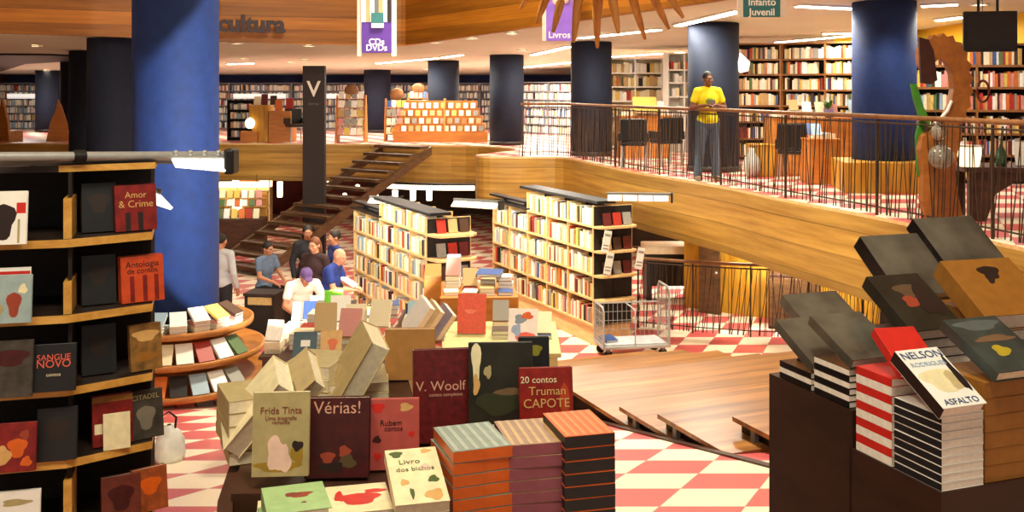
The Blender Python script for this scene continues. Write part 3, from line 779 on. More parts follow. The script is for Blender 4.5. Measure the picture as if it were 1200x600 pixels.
def pile(label, n, origin, yaw, w, h, th, cover, spine, pages=None, front=None, spine_front=True, jitter=1.2, group=None, art=None, names=None, flip=False, taper=0):
    """books lying on one another; origin = front-left corner on the support"""
    for i in range(n):
        ja = yaw + random.uniform(-jitter, jitter)
        a = ja + (90 if spine_front else 0)
        ex = Vector((math.cos(R(ja)), math.sin(R(ja)), 0)); ey = Vector((-ex.y, ex.x, 0))
        og = Vector(origin) + Vector((0, 0, i * (th + .0012)))
        if spine_front: og = og + ex * w          # rotated a quarter turn: spine along the front edge
        W_, H_ = (h, w) if spine_front else (w, h)
        if flip and i % 2: og = og + ex * W_ + ey * H_; a += 180
        top = i == n - 1
        pos = 'topmost' if top else ('lowest' if i == 0 else ordinal(i + 1) + ' from the bottom')
        fbook(label.format(pos=pos), og, a, 0, W_, H_, th, cover, pages, spine, art=(art or []) if top else (), front=front if top else None, group=group, hard=False)
def stripes(n, W_, H_, m, horiz=True):
    out = []
    for k in range(n):
        y = H_ * (k + .5) / n
        out.append((W_ / 2, y, W_ * .485, -H_ / n * .22, m))
    return out
pile('orange-spined book with grey-green cover, {pos} of the orange pile', 12, (P(531, 517, 2.45).x, 2.45, ZT1 + .001), 20, .15, .19, .0282, B_TEAL, B_ORA, mm('orange_edge', (196, 88, 30)), group='orange pile in the foreground', art=stripes(6, .19, .15, mm('sage_stripe', (150, 160, 146))))
pile('mauve-spined book with tan striped cover, {pos} of the mauve pile', 12, (P(597, 517, 2.5).x, 2.50, ZT1 + .001), 12, .135, .19, .0280, B_TAN, B_MAUVE, B_MAUVE, group='mauve pile in the foreground', art=stripes(6, .19, .135, mm('tan_stripe', (186, 150, 100))))
pile('black-spined book with orange striped cover, {pos} of the black pile', 12, (P(662, 517, 2.5).x, 2.5, ZT1 + .001), 14, .13, .19, .0298, B_ORA, B_BLK, B_BLK, group='black pile in the foreground', art=stripes(6, .19, .13, mm('amber_stripe', (226, 130, 50))))
# flat books at the front edge
z0 = EYE - .985
pile('mint green book on the front pile at left, {pos} of its pile', 5, (P(318, 600, 2.36).x - .012, 2.37, z0 - .235), 20, .15, .17, .046, B_MINT, B_MINT, M_PAGE, spine_front=False, group='mint pile at the front left', art=[(.085, .1, .03, .016, B_EMB), (.07, .105, .02, .012, B_TITR), (.09, .05, .006, .004, B_TITR)], jitter=2)
pile('cream book with red figure, {pos} of the pile below the maroon hardback', 4, (P(384, 600, 2.36).x, 2.38, z0 - .235), 12, .15, .17, .057, B_CREAM, B_CREAM, M_PAGE, spine_front=False, group='cream pile at the front', art=[(.075, .08, .05, .035, B_RED), (.12, .12, .03, .012, B_RED), (.03, .1, .012, .03, B_RED)], jitter=2)
pile('pale thick book, {pos} of the pile hidden left of the mint one', 4, (P(296, 600, 2.5).x - .005, 2.56, ZT1 + .001), 12, .15, .09, .038, B_CREAM, B_CREAM, M_PAGE, spine_front=False, group='pale pile at far left of the near table')
w, h = .128, .215; o = P(463, 602, 2.36); o.z = EYE - .985
fbook('cream paperback with scattered motifs leaning back beside the orange pile', o, 14, 15, w, h, .03, B_CREAM, M_PAGE, art=art_of(w, h, [(.2, .9, .12, .06, B_LEAF), (.78, .93, .1, .04, B_GOLD), (.8, .4, .1, .06, B_LEAF), (.75, .13, .17, .09, B_GOLD), (.35, .18, .04, .09, B_LEAF), (.25, .38, .08, .05, B_GOLD), (.7, .62, .1, .06, B_SKIN)]),
      titles=ttl(w, h, [('Livro', .42, .74, .2, B_LEAF), ('dos bichos', .5, .6, .17, B_LEAF)]), hard=False)
pile('plain brown book under the cream paperback, {pos} of its support pile', 5, (P(466, 600, 2.4).x, 2.38, ZT1 + .001), 14, .12, .16, .044, B_TAN, B_TAN, M_PAGE, spine_front=False, group='support pile of the cream paperback')

# leaning and upturned books at the back left of the near table
def leaner(label, pl, pb, Y, yaw, roll, w, h, th, cover, pages=None, **k):
    """book standing turned and rolled sideways so its page edge shows"""
    o = P(pl, pb, Y)
    M = Matrix.Translation(o) @ Matrix.Rotation(R(roll), 4, 'Y') @ Matrix.Rotation(R(yaw), 4, 'Z') @ Matrix.Rotation(R(90), 4, 'X')
    t = thing('book', label, 'book', M=M, **k)
    b = MB().bbox((0, 0, 0), (w, h, .003), cover, .001).bbox((0, 0, th - .003), (w, h, th), cover, .001).box((0, 0, .002), (.003, h, th - .002), cover); b.build('cover', t)
    MB().box((.003, .004, .003), (w - .004, h - .004, th - .003), pages or M_PAGE).build('pages', t)
    return t
ZB = ZT2
def flatpile(label, pl, Y, z, yaw, w, h, th, n, cover, group, pages=None, cols=None):
    for i in range(n):
        c = cols[i % len(cols)] if cols else cover
        a = yaw + random.uniform(-3, 3)
        pos = 'topmost' if i == n - 1 else ('lowest' if i == 0 else ordinal(i + 1) + ' from the bottom')
        fbook(label.format(pos=pos), Vector(((pl - CX) / F * Y, Y, z + i * (th + .001))), a, 0, w, h, th, c, pages, group=group, hard=False)
leaner('pale thick book leaning sideways like a tent at the left end', 276, 500, 3.0, -66, 40, .16, .24, .055, B_CREAM)
leaner('cream book leaning left behind the olive paperback', 300, 480, 3.25, -60, 48, .17, .26, .05, mm('fawn_cover', (184, 160, 110)))
leaner('fawn book propped against the leaning cream one', 348, 515, 3.05, -62, -14, .15, .2, .045, mm('fawn_cover', (184, 160, 110)))
flatpile('khaki book at the left edge of the near table, {pos} of five', 268, 2.85, ZT2 + .001, 25, .15, .2, .035, 5, B_OLIVE, 'khaki pile at the left table edge')
leaner('thick yellowed book leaning far to the right in mid pile', 398, 462, 3.55, -68, 30, .19, .27, .07, mm('fawn_cover', (184, 160, 110)))
o = P(452, 458, 3.72); o.z = ZT2 + .002
fbook('tan hardback standing with its plain back to the viewer', o, 3, 84, .18, .18, .05, mm('tan_board', (172, 122, 66)), M_PAGE)
flatpile('pale book, {pos} of the low heap behind the maroon hardback', 385, 3.42, ZT2 + .001, 8, .2, .24, .03, 2, B_CREAM, 'low pale heap mid table', cols=[B_CREAM, B_OLIVE, B_KHA, B_CREAM])
flatpile('loose pale book behind the olive paperback, {pos} of three', 330, 3.45, ZT2 + .001, -14, .17, .22, .04, 3, B_CREAM, 'pale heap behind the olive paperback', cols=[B_KHA, B_CREAM, B_OLIVE])

# ================================================================== RIGHT DISPLAY
YW = 20.0
ex = Vector((math.cos(R(YW)), math.sin(R(YW)), 0)); ey = Vector((-ex.y, ex.x, 0))
Np = Vector((1.01, 2.41, 0))
t = thing('display_plinth', 'dark brown display plinth loaded with books at right', 'table', (0, 0, 0))
ZR, ZR2 = EYE - .95, EYE - .85
def q2(a, b): p = Np + ex * a + ey * b; return (p.x, p.y)
W_PL = wood('espresso_wood', (42, 22, 14), (58, 32, 20), (2, 2, 6), 2, .45)
MB().prism([q2(0, 0), q2(1.0, 0), q2(1.0, .33), q2(0, .33)], 2.2, ZR, W_PL).build('front_tier', t)
MB().prism([q2(0, .32), q2(1.0, .32), q2(1.0, .78), q2(.0, .70)], 2.2, ZR2, W_PL).build('rear_tier', t)
def at(a, b, z): p = Np + ex * a + ey * b; return Vector((p.x, p.y, z))
pile('white dark-spined book, {pos} of the white pile at the plinth corner', 9, at(.004, .004, ZR + .001), YW, .128, .16, .0188, M_WHITE, B_BLK, M_PAGEW, spine_front=False, group='white pile at the plinth corner', jitter=.4, flip=False)
pile('red book, {pos} of the red and white striped pile', 6, at(.004, .178, ZR + .001), YW, .13, .13, .0205 * 2, M_WHITE, B_RED, M_PAGEW, spine_front=False, group='red and white pile', jitter=.4, flip=True) if False else None
for i in range(10):
    c = (B_RED if i % 2 else M_PAGEW)
    pos = 'topmost' if i == 9 else ('lowest' if i == 0 else ordinal(i + 1) + ' from the bottom')
    cn = 'red-spined' if i % 2 else 'white-spined'
    fbook(f'{cn} book, {pos} of the striped pile', at(.004, .174, ZR + .001 + i * .0222), YW, 0, .13, .135, .0215, B_RED if i % 2 else M_WHITE, M_PAGEW, c, hard=False, group='red and white striped pile')
def dark_pile(a, b, n, w, h, z, nm, grp):
    for i in range(n):
        c = B_GLOSS if i % 2 == 0 else M_PAGEW
        pos = 'topmost' if i == n - 1 else ('lowest' if i == 0 else ordinal(i + 1) + ' from the bottom')
        fbook(f'{"black" if i % 2 == 0 else "pale"}-edged book, {pos} of the {nm}', at(a, b, z + .001 + i * .0172), YW, 0, w, h, .0165, B_GLOSS, M_PAGEW, c, hard=False, group=grp)
dark_pile(.002, .335, 6, .17, .15, ZR2, 'low dark pile behind the striped one', 'dark pile on the rear tier')
dark_pile(.002, .50, 3, .16, .15, ZR2, 'farthest low pile at the plinth corner', 'farthest pile on the rear tier')
for i in range(6):
    pos = 'topmost' if i == 5 else ('lowest' if i == 0 else ordinal(i + 1) + ' from the bottom')
    fbook(f'ochre boxed volume, {pos} of the ochre pile at the right edge', at(.142, .01, ZR + .001 + i * .0405), YW, 0, .2, .17, .0395, B_BRN, B_BRN, hard=False, group='ochre pile at right')
# books lying tilted on the piles
w, h = .13, .19; o = at(-.012, -.004, ZR + .176)
fbook('blue and white lettered book tilted on the white corner pile', o, YW, 30, w, h, .035, M_WHITE, M_PAGEW, B_DK, art=art_of(w, h, [(.5, .45, .42, .2, B_CREAM), (.75, .42, .16, .16, mm('sand_print', (196, 176, 130))), (.9, .5, .08, .3, B_DK)]),
      titles=ttl(w, h, [('NELSON', .5, .88, .25, B_NAVY), ('RODRIGUES', .48, .72, .15, B_LBL), ('ASFALTO', .5, .08, .19, B_NAVY)]))
w, h = .17, .2; o = at(.15, -.01, ZR + .248)
fbook('dark teal hardback with a yellow spot tilted on the ochre pile', o, YW, 26, w, h, .03, B_DTEAL, M_PAGE, art=art_of(w, h, [(.5, .85, .4, .1, mm('slate_print', (84, 92, 92))), (.45, .36, .14, .1, mm('lemon_print', (176, 152, 40))), (.55, .58, .36, .06, mm('rust_line_print', (110, 84, 60)))]))
w, h = .115, .15; o = at(.01, .155, ZR + .225)
fbook('scarlet book with grey emblem tilted on the striped pile', o, YW - 8, 32, w, h, .028, B_RED, M_PAGEW, B_RED, art=art_of(w, h, [(.8, .14, .16, .14, mm('silver_print', (200, 180, 160)))]))
# tent-like dark books
def tent(label, a, b, z, yaw, tilt, w, h, th, cover, **k):
    fbook(label, at(a, b, z), yaw, tilt, w, h, th, cover, M_PAGEW, **k)
tent('black glossy book leaning on the low dark pile behind the scarlet one', .0, .33, ZR2 + .106, YW, 24, .17, .2, .03, B_GREYG)
tent('black glossy book leaning on the farthest corner pile', .0, .50, ZR2 + .054, YW, 26, .15, .2, .03, B_GREYG)
tent('grey glossy book leaning behind the two tilted dark ones', .10, .60, ZR2 + .08, YW, 28, .2, .22, .035, B_GREYG)
flatpile('dark book on the rear tier under the grey glossy one, {pos} of five', 0, 0, 0, 0, .1, .1, .02, 0, B_GLOSS, 'x')
def rear_pile(a, b, n, w, h, th, nm, grp, cover):
    for i in range(n):
        pos = 'topmost' if i == n - 1 else ('lowest' if i == 0 else ordinal(i + 1) + ' from the bottom')
        fbook(f'{nm}, {pos} of its pile', at(a, b, ZR2 + .001 + i * (th + .001)), YW + random.uniform(-2, 2), 0, w, h, th, cover, M_PAGEW, hard=False, group=grp)
rear_pile(.10, .56, 3, .2, .14, .025, 'black book below the grey glossy one', 'black pile in the rear corner', B_GLOSS)
rear_pile(.2, .34, 6, .22, .2, .026, 'dark book in the middle of the plinth', 'dark pile mid plinth', B_FOR)
rear_pile(.46, .36, 7, .24, .22, .03, 'ochre book behind the teal hardback', 'ochre pile mid plinth', B_BRN)
rear_pile(.46, .62, 7, .36, .14, .034, 'black book at the back right of the plinth', 'black pile at the back right', B_GLOSS)
tent('dark picture book leaning on the middle pile of the plinth', .18, .32, ZR2 + .165, YW, 32, .18, .22, .04, B_FOR, art=art_of(.18, .22, [(.55, .7, .25, .12, mm('umber_print', (92, 70, 50))), (.45, .5, .16, .1, B_EMB), (.75, .5, .2, .3, B_DK)]))
tent('glossy black and grey book propped at the back of the plinth', .34, .56, ZR2 + .20, YW, 40, .22, .24, .05, B_GREYG, spine=B_GLOSS)
tent('glossy grey book at the far right of the plinth', .58, .6, ZR2 + .24, YW, 40, .24, .24, .05, B_GREYG, spine=B_GLOSS)
tent('ochre hardback with black emblem tilted at the right edge', .40, .3, ZR2 + .18, YW - 4, 34, .24, .22, .06, B_BRN, art=art_of(.24, .22, [(.55, .75, .14, .12, B_DK), (.48, .62, .05, .08, B_DK)]))
# ================================================================== LEFT SHELF UNIT (close to the camera)
t = thing('display_shelf', 'tall faceted shelf unit with wooden lips at the left edge', 'shelf', (0, 0, 0))
FR = [Vector((-2.35, 3.60)), Vector((-1.65, 3.79)), Vector((-1.405, 4.0))]
BKk = [Vector((-1.50, 4.30)), Vector((-1.80, 4.20)), Vector((-2.45, 4.02))]
SZ = [EYE - z for z in (.555, .835, 1.105, 1.372, 1.655)]
floor_sh = ground(4.0) - .03
for z in SZ:
    MB().prism([tuple(p) for p in FR + BKk], z - .03, z, M_DARK, mside=W_SHELF).build('shelf', t)
MB().prism([tuple(p) for p in [Vector((-2.4, 3.64)), Vector((-1.66, 3.82)), Vector((-1.43, 4.02))] + BKk], floor_sh, SZ[4] - .03, M_DARK).build('plinth', t)
MB().prism([(-1.505, 4.27), (-1.80, 4.17), (-2.45, 3.99), (-2.45, 4.02), (-1.80, 4.20), (-1.50, 4.30)], floor_sh, EYE - .29, M_BACKING).build('back_panel', t)
MB().prism([(-1.70, 3.84), (-1.40, 4.02), (-1.48, 4.28), (-1.78, 4.16)], EYE - .31, EYE - .285, M_DARK, mside=W_SHELF).build('top_shelf', t)
MB().prism([(-2.4, 3.64), (-1.70, 3.84), (-1.78, 4.16), (-2.45, 4.0)], EYE - .31, EYE - .285, M_DARK).build('top_shelf', t)
ci = [.15, .12, .12, 0, .2]
for z, hgt in zip(SZ, ci):
    if hgt: MB().prism([(-1.665, 3.80), (-1.64, 3.815), (-1.70, 4.0), (-1.725, 3.985)], z, z + hgt, W_SHELF).build('divider', t)
for k, z in enumerate(SZ):
    MB().prism([(-1.66, 3.83), (-1.65, 3.84), (-1.79, 4.19), (-1.80, 4.18)], z, z + .245, M_BACKING).build('partition', t)
lt = thing('lamp_rail', 'grey metal lamp rail along the top of the left shelf unit', 'lamp', (0, 0, 0))
ra, rb = P(-40, 184, 3.62), P(270, 182, 4.25)
for sgn, nm, m, rr in ((0, 'rail', M_GREY, .018),):
    MB().tube([ra, rb], rr, M_STEEL, 10).build('rail', lt)
MB().tube([ra + Vector((0, .05, -.022)), rb + Vector((0, .05, -.022))], .014, M_GREY, 10).build('rail', lt)
jc = ra.lerp(rb, .39); dd = (rb - ra).normalized()
MB().tube([jc - dd * .022, jc + dd * .022], .024, M_BLACK, 12).build('joint', lt)
mrel = math.atan2(dd.y, dd.x)
pz = P(270, 184, 4.25)
for k in range(4):
    a = ra.lerp(rb, .745 + .06 * k); b = ra.lerp(rb, .745 + .06 * k + .055)
    n = Vector((-dd.y, dd.x, 0)) * -1
    MB().add([a + Vector((0, 0, -.01)), b + Vector((0, 0, -.01)), b + n * .05 + Vector((0, 0, -.05 - .006 * k)), a + n * .05 + Vector((0, 0, -.045 - .006 * k)),
              a + Vector((0, 0, -.002)), b + Vector((0, 0, -.002)), b + n * .055 + Vector((0, 0, -.044 - .006 * k)), a + n * .055 + Vector((0, 0, -.039 - .006 * k))],
             [(0, 1, 2, 3), (7, 6, 5, 4), (0, 4, 5, 1), (1, 5, 6, 2), (2, 6, 7, 3), (3, 7, 4, 0)], mat('lit_reflector', (250, 246, 234), .4, .02, emit=1.6)).build('reflector', lt)
    MB().ball(a.lerp(b, .5) + Vector((0, -.02, .012)), .012, M_STEEL).build('screw_knob', lt)
MB().bbox(tuple(rb + Vector((-.01, -.07, -.075))), tuple(rb + Vector((.03, .03, .03))), M_BLACK, .01).build('end_cap', lt)
for x in (.18, .62):
    c = ra.lerp(rb, x); MB().tube([c + Vector((0, .06, -.02)), (c.x, c.y + .12, EYE - .29)], .008, M_BLACK, 8).build('bracket', lt)
lt2 = thing('shelf_lamp', 'short white reflector lamp at the right edge of the left shelf unit', 'lamp', P(186, 236, 4.22))
ca = P(186, 236, 4.22); qa = [P(171, 224, 4.16) - ca, P(184, 229, 4.2) - ca, P(200, 246, 4.28) - ca, P(172, 237, 4.18) - ca]
MB().add(qa + [v + Vector((0, .03, .006)) for v in qa], [(0, 3, 2, 1), (4, 5, 6, 7), (0, 1, 5, 4), (1, 2, 6, 5), (2, 3, 7, 6), (3, 0, 4, 7)], MATS['lit_reflector']).build('reflector', lt2)
MB().tube([qa[0] + Vector((-.05, .05, .012)), qa[1] + Vector((.01, .02, .012))], .012, M_GREY, 8).build('bar', lt2)
for k in range(3): MB().ball(qa[0].lerp(qa[1], .2 + .3 * k) + Vector((0, 0, .012)), .008, M_STEEL).build('screw_knob', lt2)

def shelf_book(label, pl, pr_, row, Y, yaw, h, th, cover, art=(), titles=(), dx=0, **k):
    w = (pr_ - pl) / F * Y / math.cos(R(yaw)); o = P(pl, 300, Y); o.z = SZ[row] + .001
    return fbook(label, o, yaw, 82, w, h, th, cover, M_PAGEW, art=art_of(w, h, art), titles=ttl(w, h, titles), **k)
SB_RED = mm('deep_red_cover', (122, 26, 22), var=.3); SB_OR = mm('vermilion_cover', (196, 70, 28), var=.15); SB_PH = mm('photo_print', (130, 92, 44), var=.4, scale=30); SB_GR = mm('charcoal_photo', (64, 58, 50), var=.4, scale=26)
for k in range(3):
    shelf_book(['deep red hardback with gold lettering, front of three on the top row', 'deep red hardback second of the three on the top row', 'deep red hardback hindmost of the three on the top row'][k],
               134 - 1.5 * k, 173 - 1.5 * k, 0, 3.97 + .028 * k, 36, .178, .022, SB_RED, [(.3, .2, .06, -.2, B_DK), (.6, .2, .06, -.2, B_DK)], [('Amor', .5, .78, .22, B_GOLD), ('& Crime', .5, .58, .24, B_GOLD)], group=None)
for k in range(2):
    shelf_book(['vermilion book with dark lettering, front one on the second row', 'vermilion book behind its twin on the second row'][k], 141 - 2 * k, 181 - 2 * k, 1, 3.98 + .03 * k, 36, .178, .024, SB_OR, [(.25, .3, .05, -.28, SB_RED), (.55, .3, .05, -.28, SB_RED), (.82, .3, .05, -.28, SB_RED)], [('Antologia', .5, .82, .2, B_DK), ('de contos', .5, .68, .18, B_DK)])
shelf_book('white book with a dark silhouette and red square at the left frame edge', -14, 27, 0, 3.64, 14, .19, .02, M_WHITE, [(.4, .45, .3, .34, B_DK), (.85, .68, .12, -.1, B_RED), (.8, .25, .03, -.22, B_OLIVE)])
for k in range(2):
    shelf_book(['pale blue book with red figure on the second row at left', 'white book behind the pale blue one on the second row'][k], -14, 32 - 2 * k, 1, 3.64 + .035 * k, 14, .17 + .02 * k, .02, [mm('sky_cover', (150, 168, 166)), M_WHITE][k], [(.6, .4, .16, .26, B_EMB), (.2, .3, .14, .2, B_OLIVE), (.8, .7, .1, .1, B_CREAM)] if k == 0 else [(.5, .9, .5, -.03, B_RED)])
shelf_book('dark brown book at the left end of the middle row', -14, 33, 2, 3.66, 14, .2, .02, SB_GR, [(.5, .7, .4, .15, B_MAR)])
shelf_book('black book with red lettering in the middle row', 37, 84, 2, 3.73, 15, .17, .02, B_BLK, [], [('SANGUE', .5, .72, .2, B_SAL), ('NOVO', .5, .58, .26, B_SAL), ('contos', .5, .36, .12, B_CREAM)])
shelf_book('brown photo-cover book at the right end of the middle row', 151, 180, 2, 4.0, 38, .18, .03, SB_PH, [(.5, .75, .4, .12, B_GOLD), (.5, .3, .35, .1, B_BRN)])
shelf_book('red and orange picture book at left of the fourth row', -12, 37, 3, 3.66, 14, .17, .02, SB_RED, [(.6, .5, .2, .2, B_ORA), (.3, .35, .16, .2, B_GOLD), (.8, .2, .12, .1, B_ORA), (.75, .75, .1, .1, B_EMB)])
shelf_book('dark red book half behind the cream one on the fourth row', 107, 146, 3, 3.93, 30, .19, .04, SB_RED, [(.15, .35, .1, -.1, B_CREAM), (.5, .92, .5, -.06, B_BRN)])
shelf_book('plain cream booklet in front on the fourth row', 121, 148, 3, 3.885, 26, .135, .006, B_CREAM)
shelf_book('dark grey photo book at right of the fourth row', 150, 182, 3, 3.99, 38, .185, .02, SB_GR, [(.5, .45, .25, .25, mm('ash_print', (120, 112, 96)))], [('CITADEL', .5, .86, .2, B_OLIVE)])
shelf_book('white and red picture book at left of the lowest row', -10, 41, 4, 3.68, 14, .2, .02, M_WHITE, [(.55, .25, .4, .25, SB_RED), (.5, .8, .3, .06, B_OLIVE)])
shelf_book('brown-red hardback at right of the lowest row', 118, 156, 4, 3.93, 30, .16, .03, mm('brick_cover', (100, 44, 32), var=.25), [(.5, .5, .3, .3, B_MAR)])
shelf_book('orange-brown hardback at the right end of the lowest row', 154, 186, 4, 3.99, 38, .165, .03, mm('copper_cover', (150, 74, 36), var=.3), [(.5, .6, .3, .2, B_ORA)])
for r in range(4):
    shelf_book(f'black book in shade in the middle of the {["top", "second", "third", "fourth"][r]} row', 95 if r != 3 else 44, 128 if r != 3 else 86, r, 3.95 if r != 3 else 3.78, 30 if r != 3 else 15, .19, .03, B_BLK, [(.5, .6, .3, .2, M_DARK)])
# white carrier bag on the floor beside the unit
c = G(198, 538, 0); Yb = 1406 / (540 - 340.0); c = Vector(((198 - 600) / 1200 * Yb, Yb, ground(Yb)))
mb = MB()
prof = [(.01, 0), (.12, .0), (.14, .06), (.13, .14), (.09, .2), (.05, .235), (.02, .25)]
mb.lathe(prof, mat('white_plastic', (226, 224, 216), .35, .15, 12), 14)
for v in mb.v:
    v.x *= .75 + .12 * math.sin(v.z * 40 + v.y * 20); v.y *= 1.0 + .1 * math.sin(v.z * 30)
t = thing('plastic_bag', 'crumpled white plastic bag on the floor by the left shelf', 'bag', c)
mb.build('bag', t)
MB().tube([(-.04, 0, .2), (-.06, 0, .3), (0, 0, .34), (.05, 0, .3), (.04, 0, .2)], .008, M_BLACK, 6).build('handle', t)

# ================================================================== AISLE TABLES BEHIND THE NEAR TABLE
def table(label, x0, x1, y0, y1, ztop, m, loc=None, rz=0, skirt=True):
    cx, cy = (x0 + x1) / 2, (y0 + y1) / 2; g = ground(cy)
    t = thing('display_table', label, 'table', (cx, cy, 0), rz)
    hx, hy = (x1 - x0) / 2, (y1 - y0) / 2
    MB().bbox((-hx, -hy, ztop - .04), (hx, hy, ztop), m, .008).build('table_top', t)
    gl = ground(cy + hy) - .02
    MB().box((-hx + .03, -hy + .03, gl), (hx - .03, hy - .03, ztop - .04), m).build('body', t)
    return t
MIXC = ['white', 'cream', 'tan', 'white', 'pale blue', 'grey', 'white', 'cream', 'cream', 'dark brown', 'yellow', 'red', 'blue', 'pink']
def heap(where, group, x0, x1, y0, y1, z, nx, ny, nmax, skip=(), w=.15, h=.2, far=False):
    for j in range(ny):
        for i in range(nx):
            if (i, j) in skip: continue
            x = x0 + (x1 - x0) * (i + .1) / nx; y = y0 + (y1 - y0) * (j + .1) / ny
            n = random.randint(1, nmax)
            for q in range(n):
                th = .036; c = random.choice(MIXC)
                pos = 'topmost,' if q == n - 1 else ('lowest,' if q == 0 else ORD[q + 1] + ' up,')
                if n == 1: pos = 'alone,'
                if far: far_put(c, (x, y, z + .001 + q * (th + .0005)), R(random.uniform(-6, 6)), 0, w, h, th); continue
                put(c, (x, y, z + .001 + q * (th + .0005)), R(random.uniform(-6, 6)), 0, w, h, th, f'{c} book {pos} {ORD[i + 1]} pile from left, {ORD[j + 1]} row of the {where}', group)
            # a tilted face-out copy on some piles
            if random.random() < .28:
                c = random.choice(MIXC)
                if far: far_put(c, (x, y + .05, z + .002 + n * .0365), R(random.uniform(-8, 8)), R(58), w, h, .03); continue
                put(c, (x, y + .05, z + .002 + n * .0365), R(random.uniform(-8, 8)), R(58), w, h, .03, f'{c} book tilted on {ORD[i + 1]} pile from left, {ORD[j + 1]} row of the {where}', group)
# left aisle table (with the two readers beside it)
zt = EYE - 1.78
table('low dark aisle table piled with pale books in front of the readers', -1.56, -.86, 6.6, 8.3, zt, W_DARK)
heap('dark aisle table', 'books on the dark aisle table', -1.54, -.88, 6.65, 8.2, zt, 4, 5, 3, skip={(0, 0), (1, 0), (2, 0)})
def big(label, pl, pr_, pb, Y, yaw, tilt, hpx, th, c, z=None, **k):
    w = (pr_ - pl) / F * Y / math.cos(R(yaw)); h = hpx / F * Y / max(.3, math.sin(R(tilt))); o = P(pl, pb, Y)
    if z is not None: o.z = z
    return fbook(label, o, yaw, tilt, w, h, th, c, M_PAGEW, **k)
w = .17
fbook('slate blue book with a white label propped at the front of the aisle table', Vector((-1.43, 6.66, zt + .002)), 4, 55, .15, .2, .03, mm('slate_cover', (70, 92, 100)), M_PAGE, art=[(.08, .12, .03, -.022, M_WHITE)])
fbook('sandy yellow book with an orange mark propped at the front of the aisle table', Vector((-1.26, 6.72, zt + .002)), 6, 60, .14, .19, .03, mm('sand_cover', (206, 160, 88)), M_PAGE, art=[(.08, .1, .03, .04, B_ORA)])
# second aisle table, right, in steps: low front ledge + wooden box counter
zt2 = EYE - 2.24
table('low pale ledge table in front of the wooden box counter', -1.05, .42, 8.7, 9.9, zt2, mat('pale_green_board', (176, 168, 112), .6, .1, 6))
t = thing('box_counter', 'orange-brown wooden box counter topped with books', 'counter', (-.33, 10.9, 0), R(4))
MB().bbox((-.44, -.4, ground(11.4)), (.37, .4, EYE - 2.13), W_BOX, .01).build('body', t)
MB().bbox((-.60, -.3, ground(11.4)), (-.42, .45, EYE - 1.92), W_BOX, .01).build('side_tower', t)
heap('wooden box counter', 'books on the wooden box counter', -.72, .02, 10.55, 11.25, EYE - 2.129, 4, 3, 4)
fbook('large salmon red book leaning against the wooden box counter', Vector((-.5, 9.4, zt2 + .002)), -4, 78, .26, .36, .035, B_SAL, M_PAGE, B_SAL, art=[(.12, .2, .05, .02, mm('pale_salmon_print', (236, 130, 104)))])
fbook('white picture book with a salmon disc standing on the ledge table', Vector((-.035, 8.75, zt2 + .002)), -6, 72, .25, .36, .03, M_WHITE, M_PAGE, art=[(.15, .1, .08, .07, B_SAL), (.1, .27, .05, .04, mm('steel_print', (130, 150, 160))), (.16, .3, .05, .03, B_ORA), (.07, .18, .04, .05, B_LBL)])
put('blue', (-.38, 10.75, EYE - 2.126 + .16), R(-10), R(8), .26, .2, .03, 'blue and white book lying high on the box counter')
heap('pale ledge table', 'books on the pale ledge table', -1.0, -.55, 8.75, 9.8, zt2, 2, 3, 2)
heap('right ledge table end', 'books at the right end of the ledge table', -.2, .38, 9.15, 9.8, zt2, 3, 2, 2)
for k, (dx, c, nm) in enumerate([(0, M_WHITE, 'white book leaning steeply, leftmost of the leaning trio'), (.11, mm('beige_cover', (200, 172, 130)), 'beige book leaning steeply, middle of the leaning trio'), (.24, mm('lilac_cover', (150, 136, 150)), 'lilac book leaning steeply, rightmost of the leaning trio')]):
    o = Vector((-.96 + dx, 9.0 + .05 * k, zt2 + .12))
    M = Matrix.Translation(o) @ Matrix.Rotation(R(34), 4, 'Y') @ Matrix.Rotation(R(-60), 4, 'Z') @ Matrix.Rotation(R(90), 4, 'X')
    t = thing('book', nm, 'book', M=M)
    MB().bbox((0, 0, 0), (.24, .36 - .05 * k, .003), c, .001).bbox((0, 0, .05), (.24, .36 - .05 * k, .053), c, .001).box((0, 0, .002), (.003, .36 - .05 * k, .051), c).build('cover', t)
    MB().box((.003, .004, .003), (.236, .355 - .05 * k, .05), M_PAGE).build('pages', t)
# third aisle table further left/back, by the readers
zt3 = EYE - 2.5
table('white-loaded aisle table left of the reader in blue', -2.38, -1.62, 9.6, 11.2, zt3, W_DARK)
heap('far aisle table', 'books on the far aisle table', -2.36, -1.65, 9.65, 11.1, zt3, 4, 5, 3, far=True)
zt4 = EYE - 2.42
table('aisle table right of the reader in blue', -1.5, -1.02, 9.5, 10.9, zt4, W_DARK)
heap('aisle table beside the left long bookcase', 'books on the aisle table beside the bookcase', -1.48, -1.06, 9.55, 10.8, zt4, 2, 4, 3, far=True)
o = Vector((-1.36, 9.3, 0)); 
fbook('bright red boxed set standing on the aisle table by the bookcase', Vector((-1.40, 9.42, zt4 + .002)), 0, 80, .15, .17, .08, B_RED, M_PAGEW)
fbook('lime green magazine lying on the dark aisle table', Vector((-1.42, 7.75, zt + .112)), 10, 40, .14, .18, .012, mm('lime_cover', (110, 190, 50)), M_PAGEW)
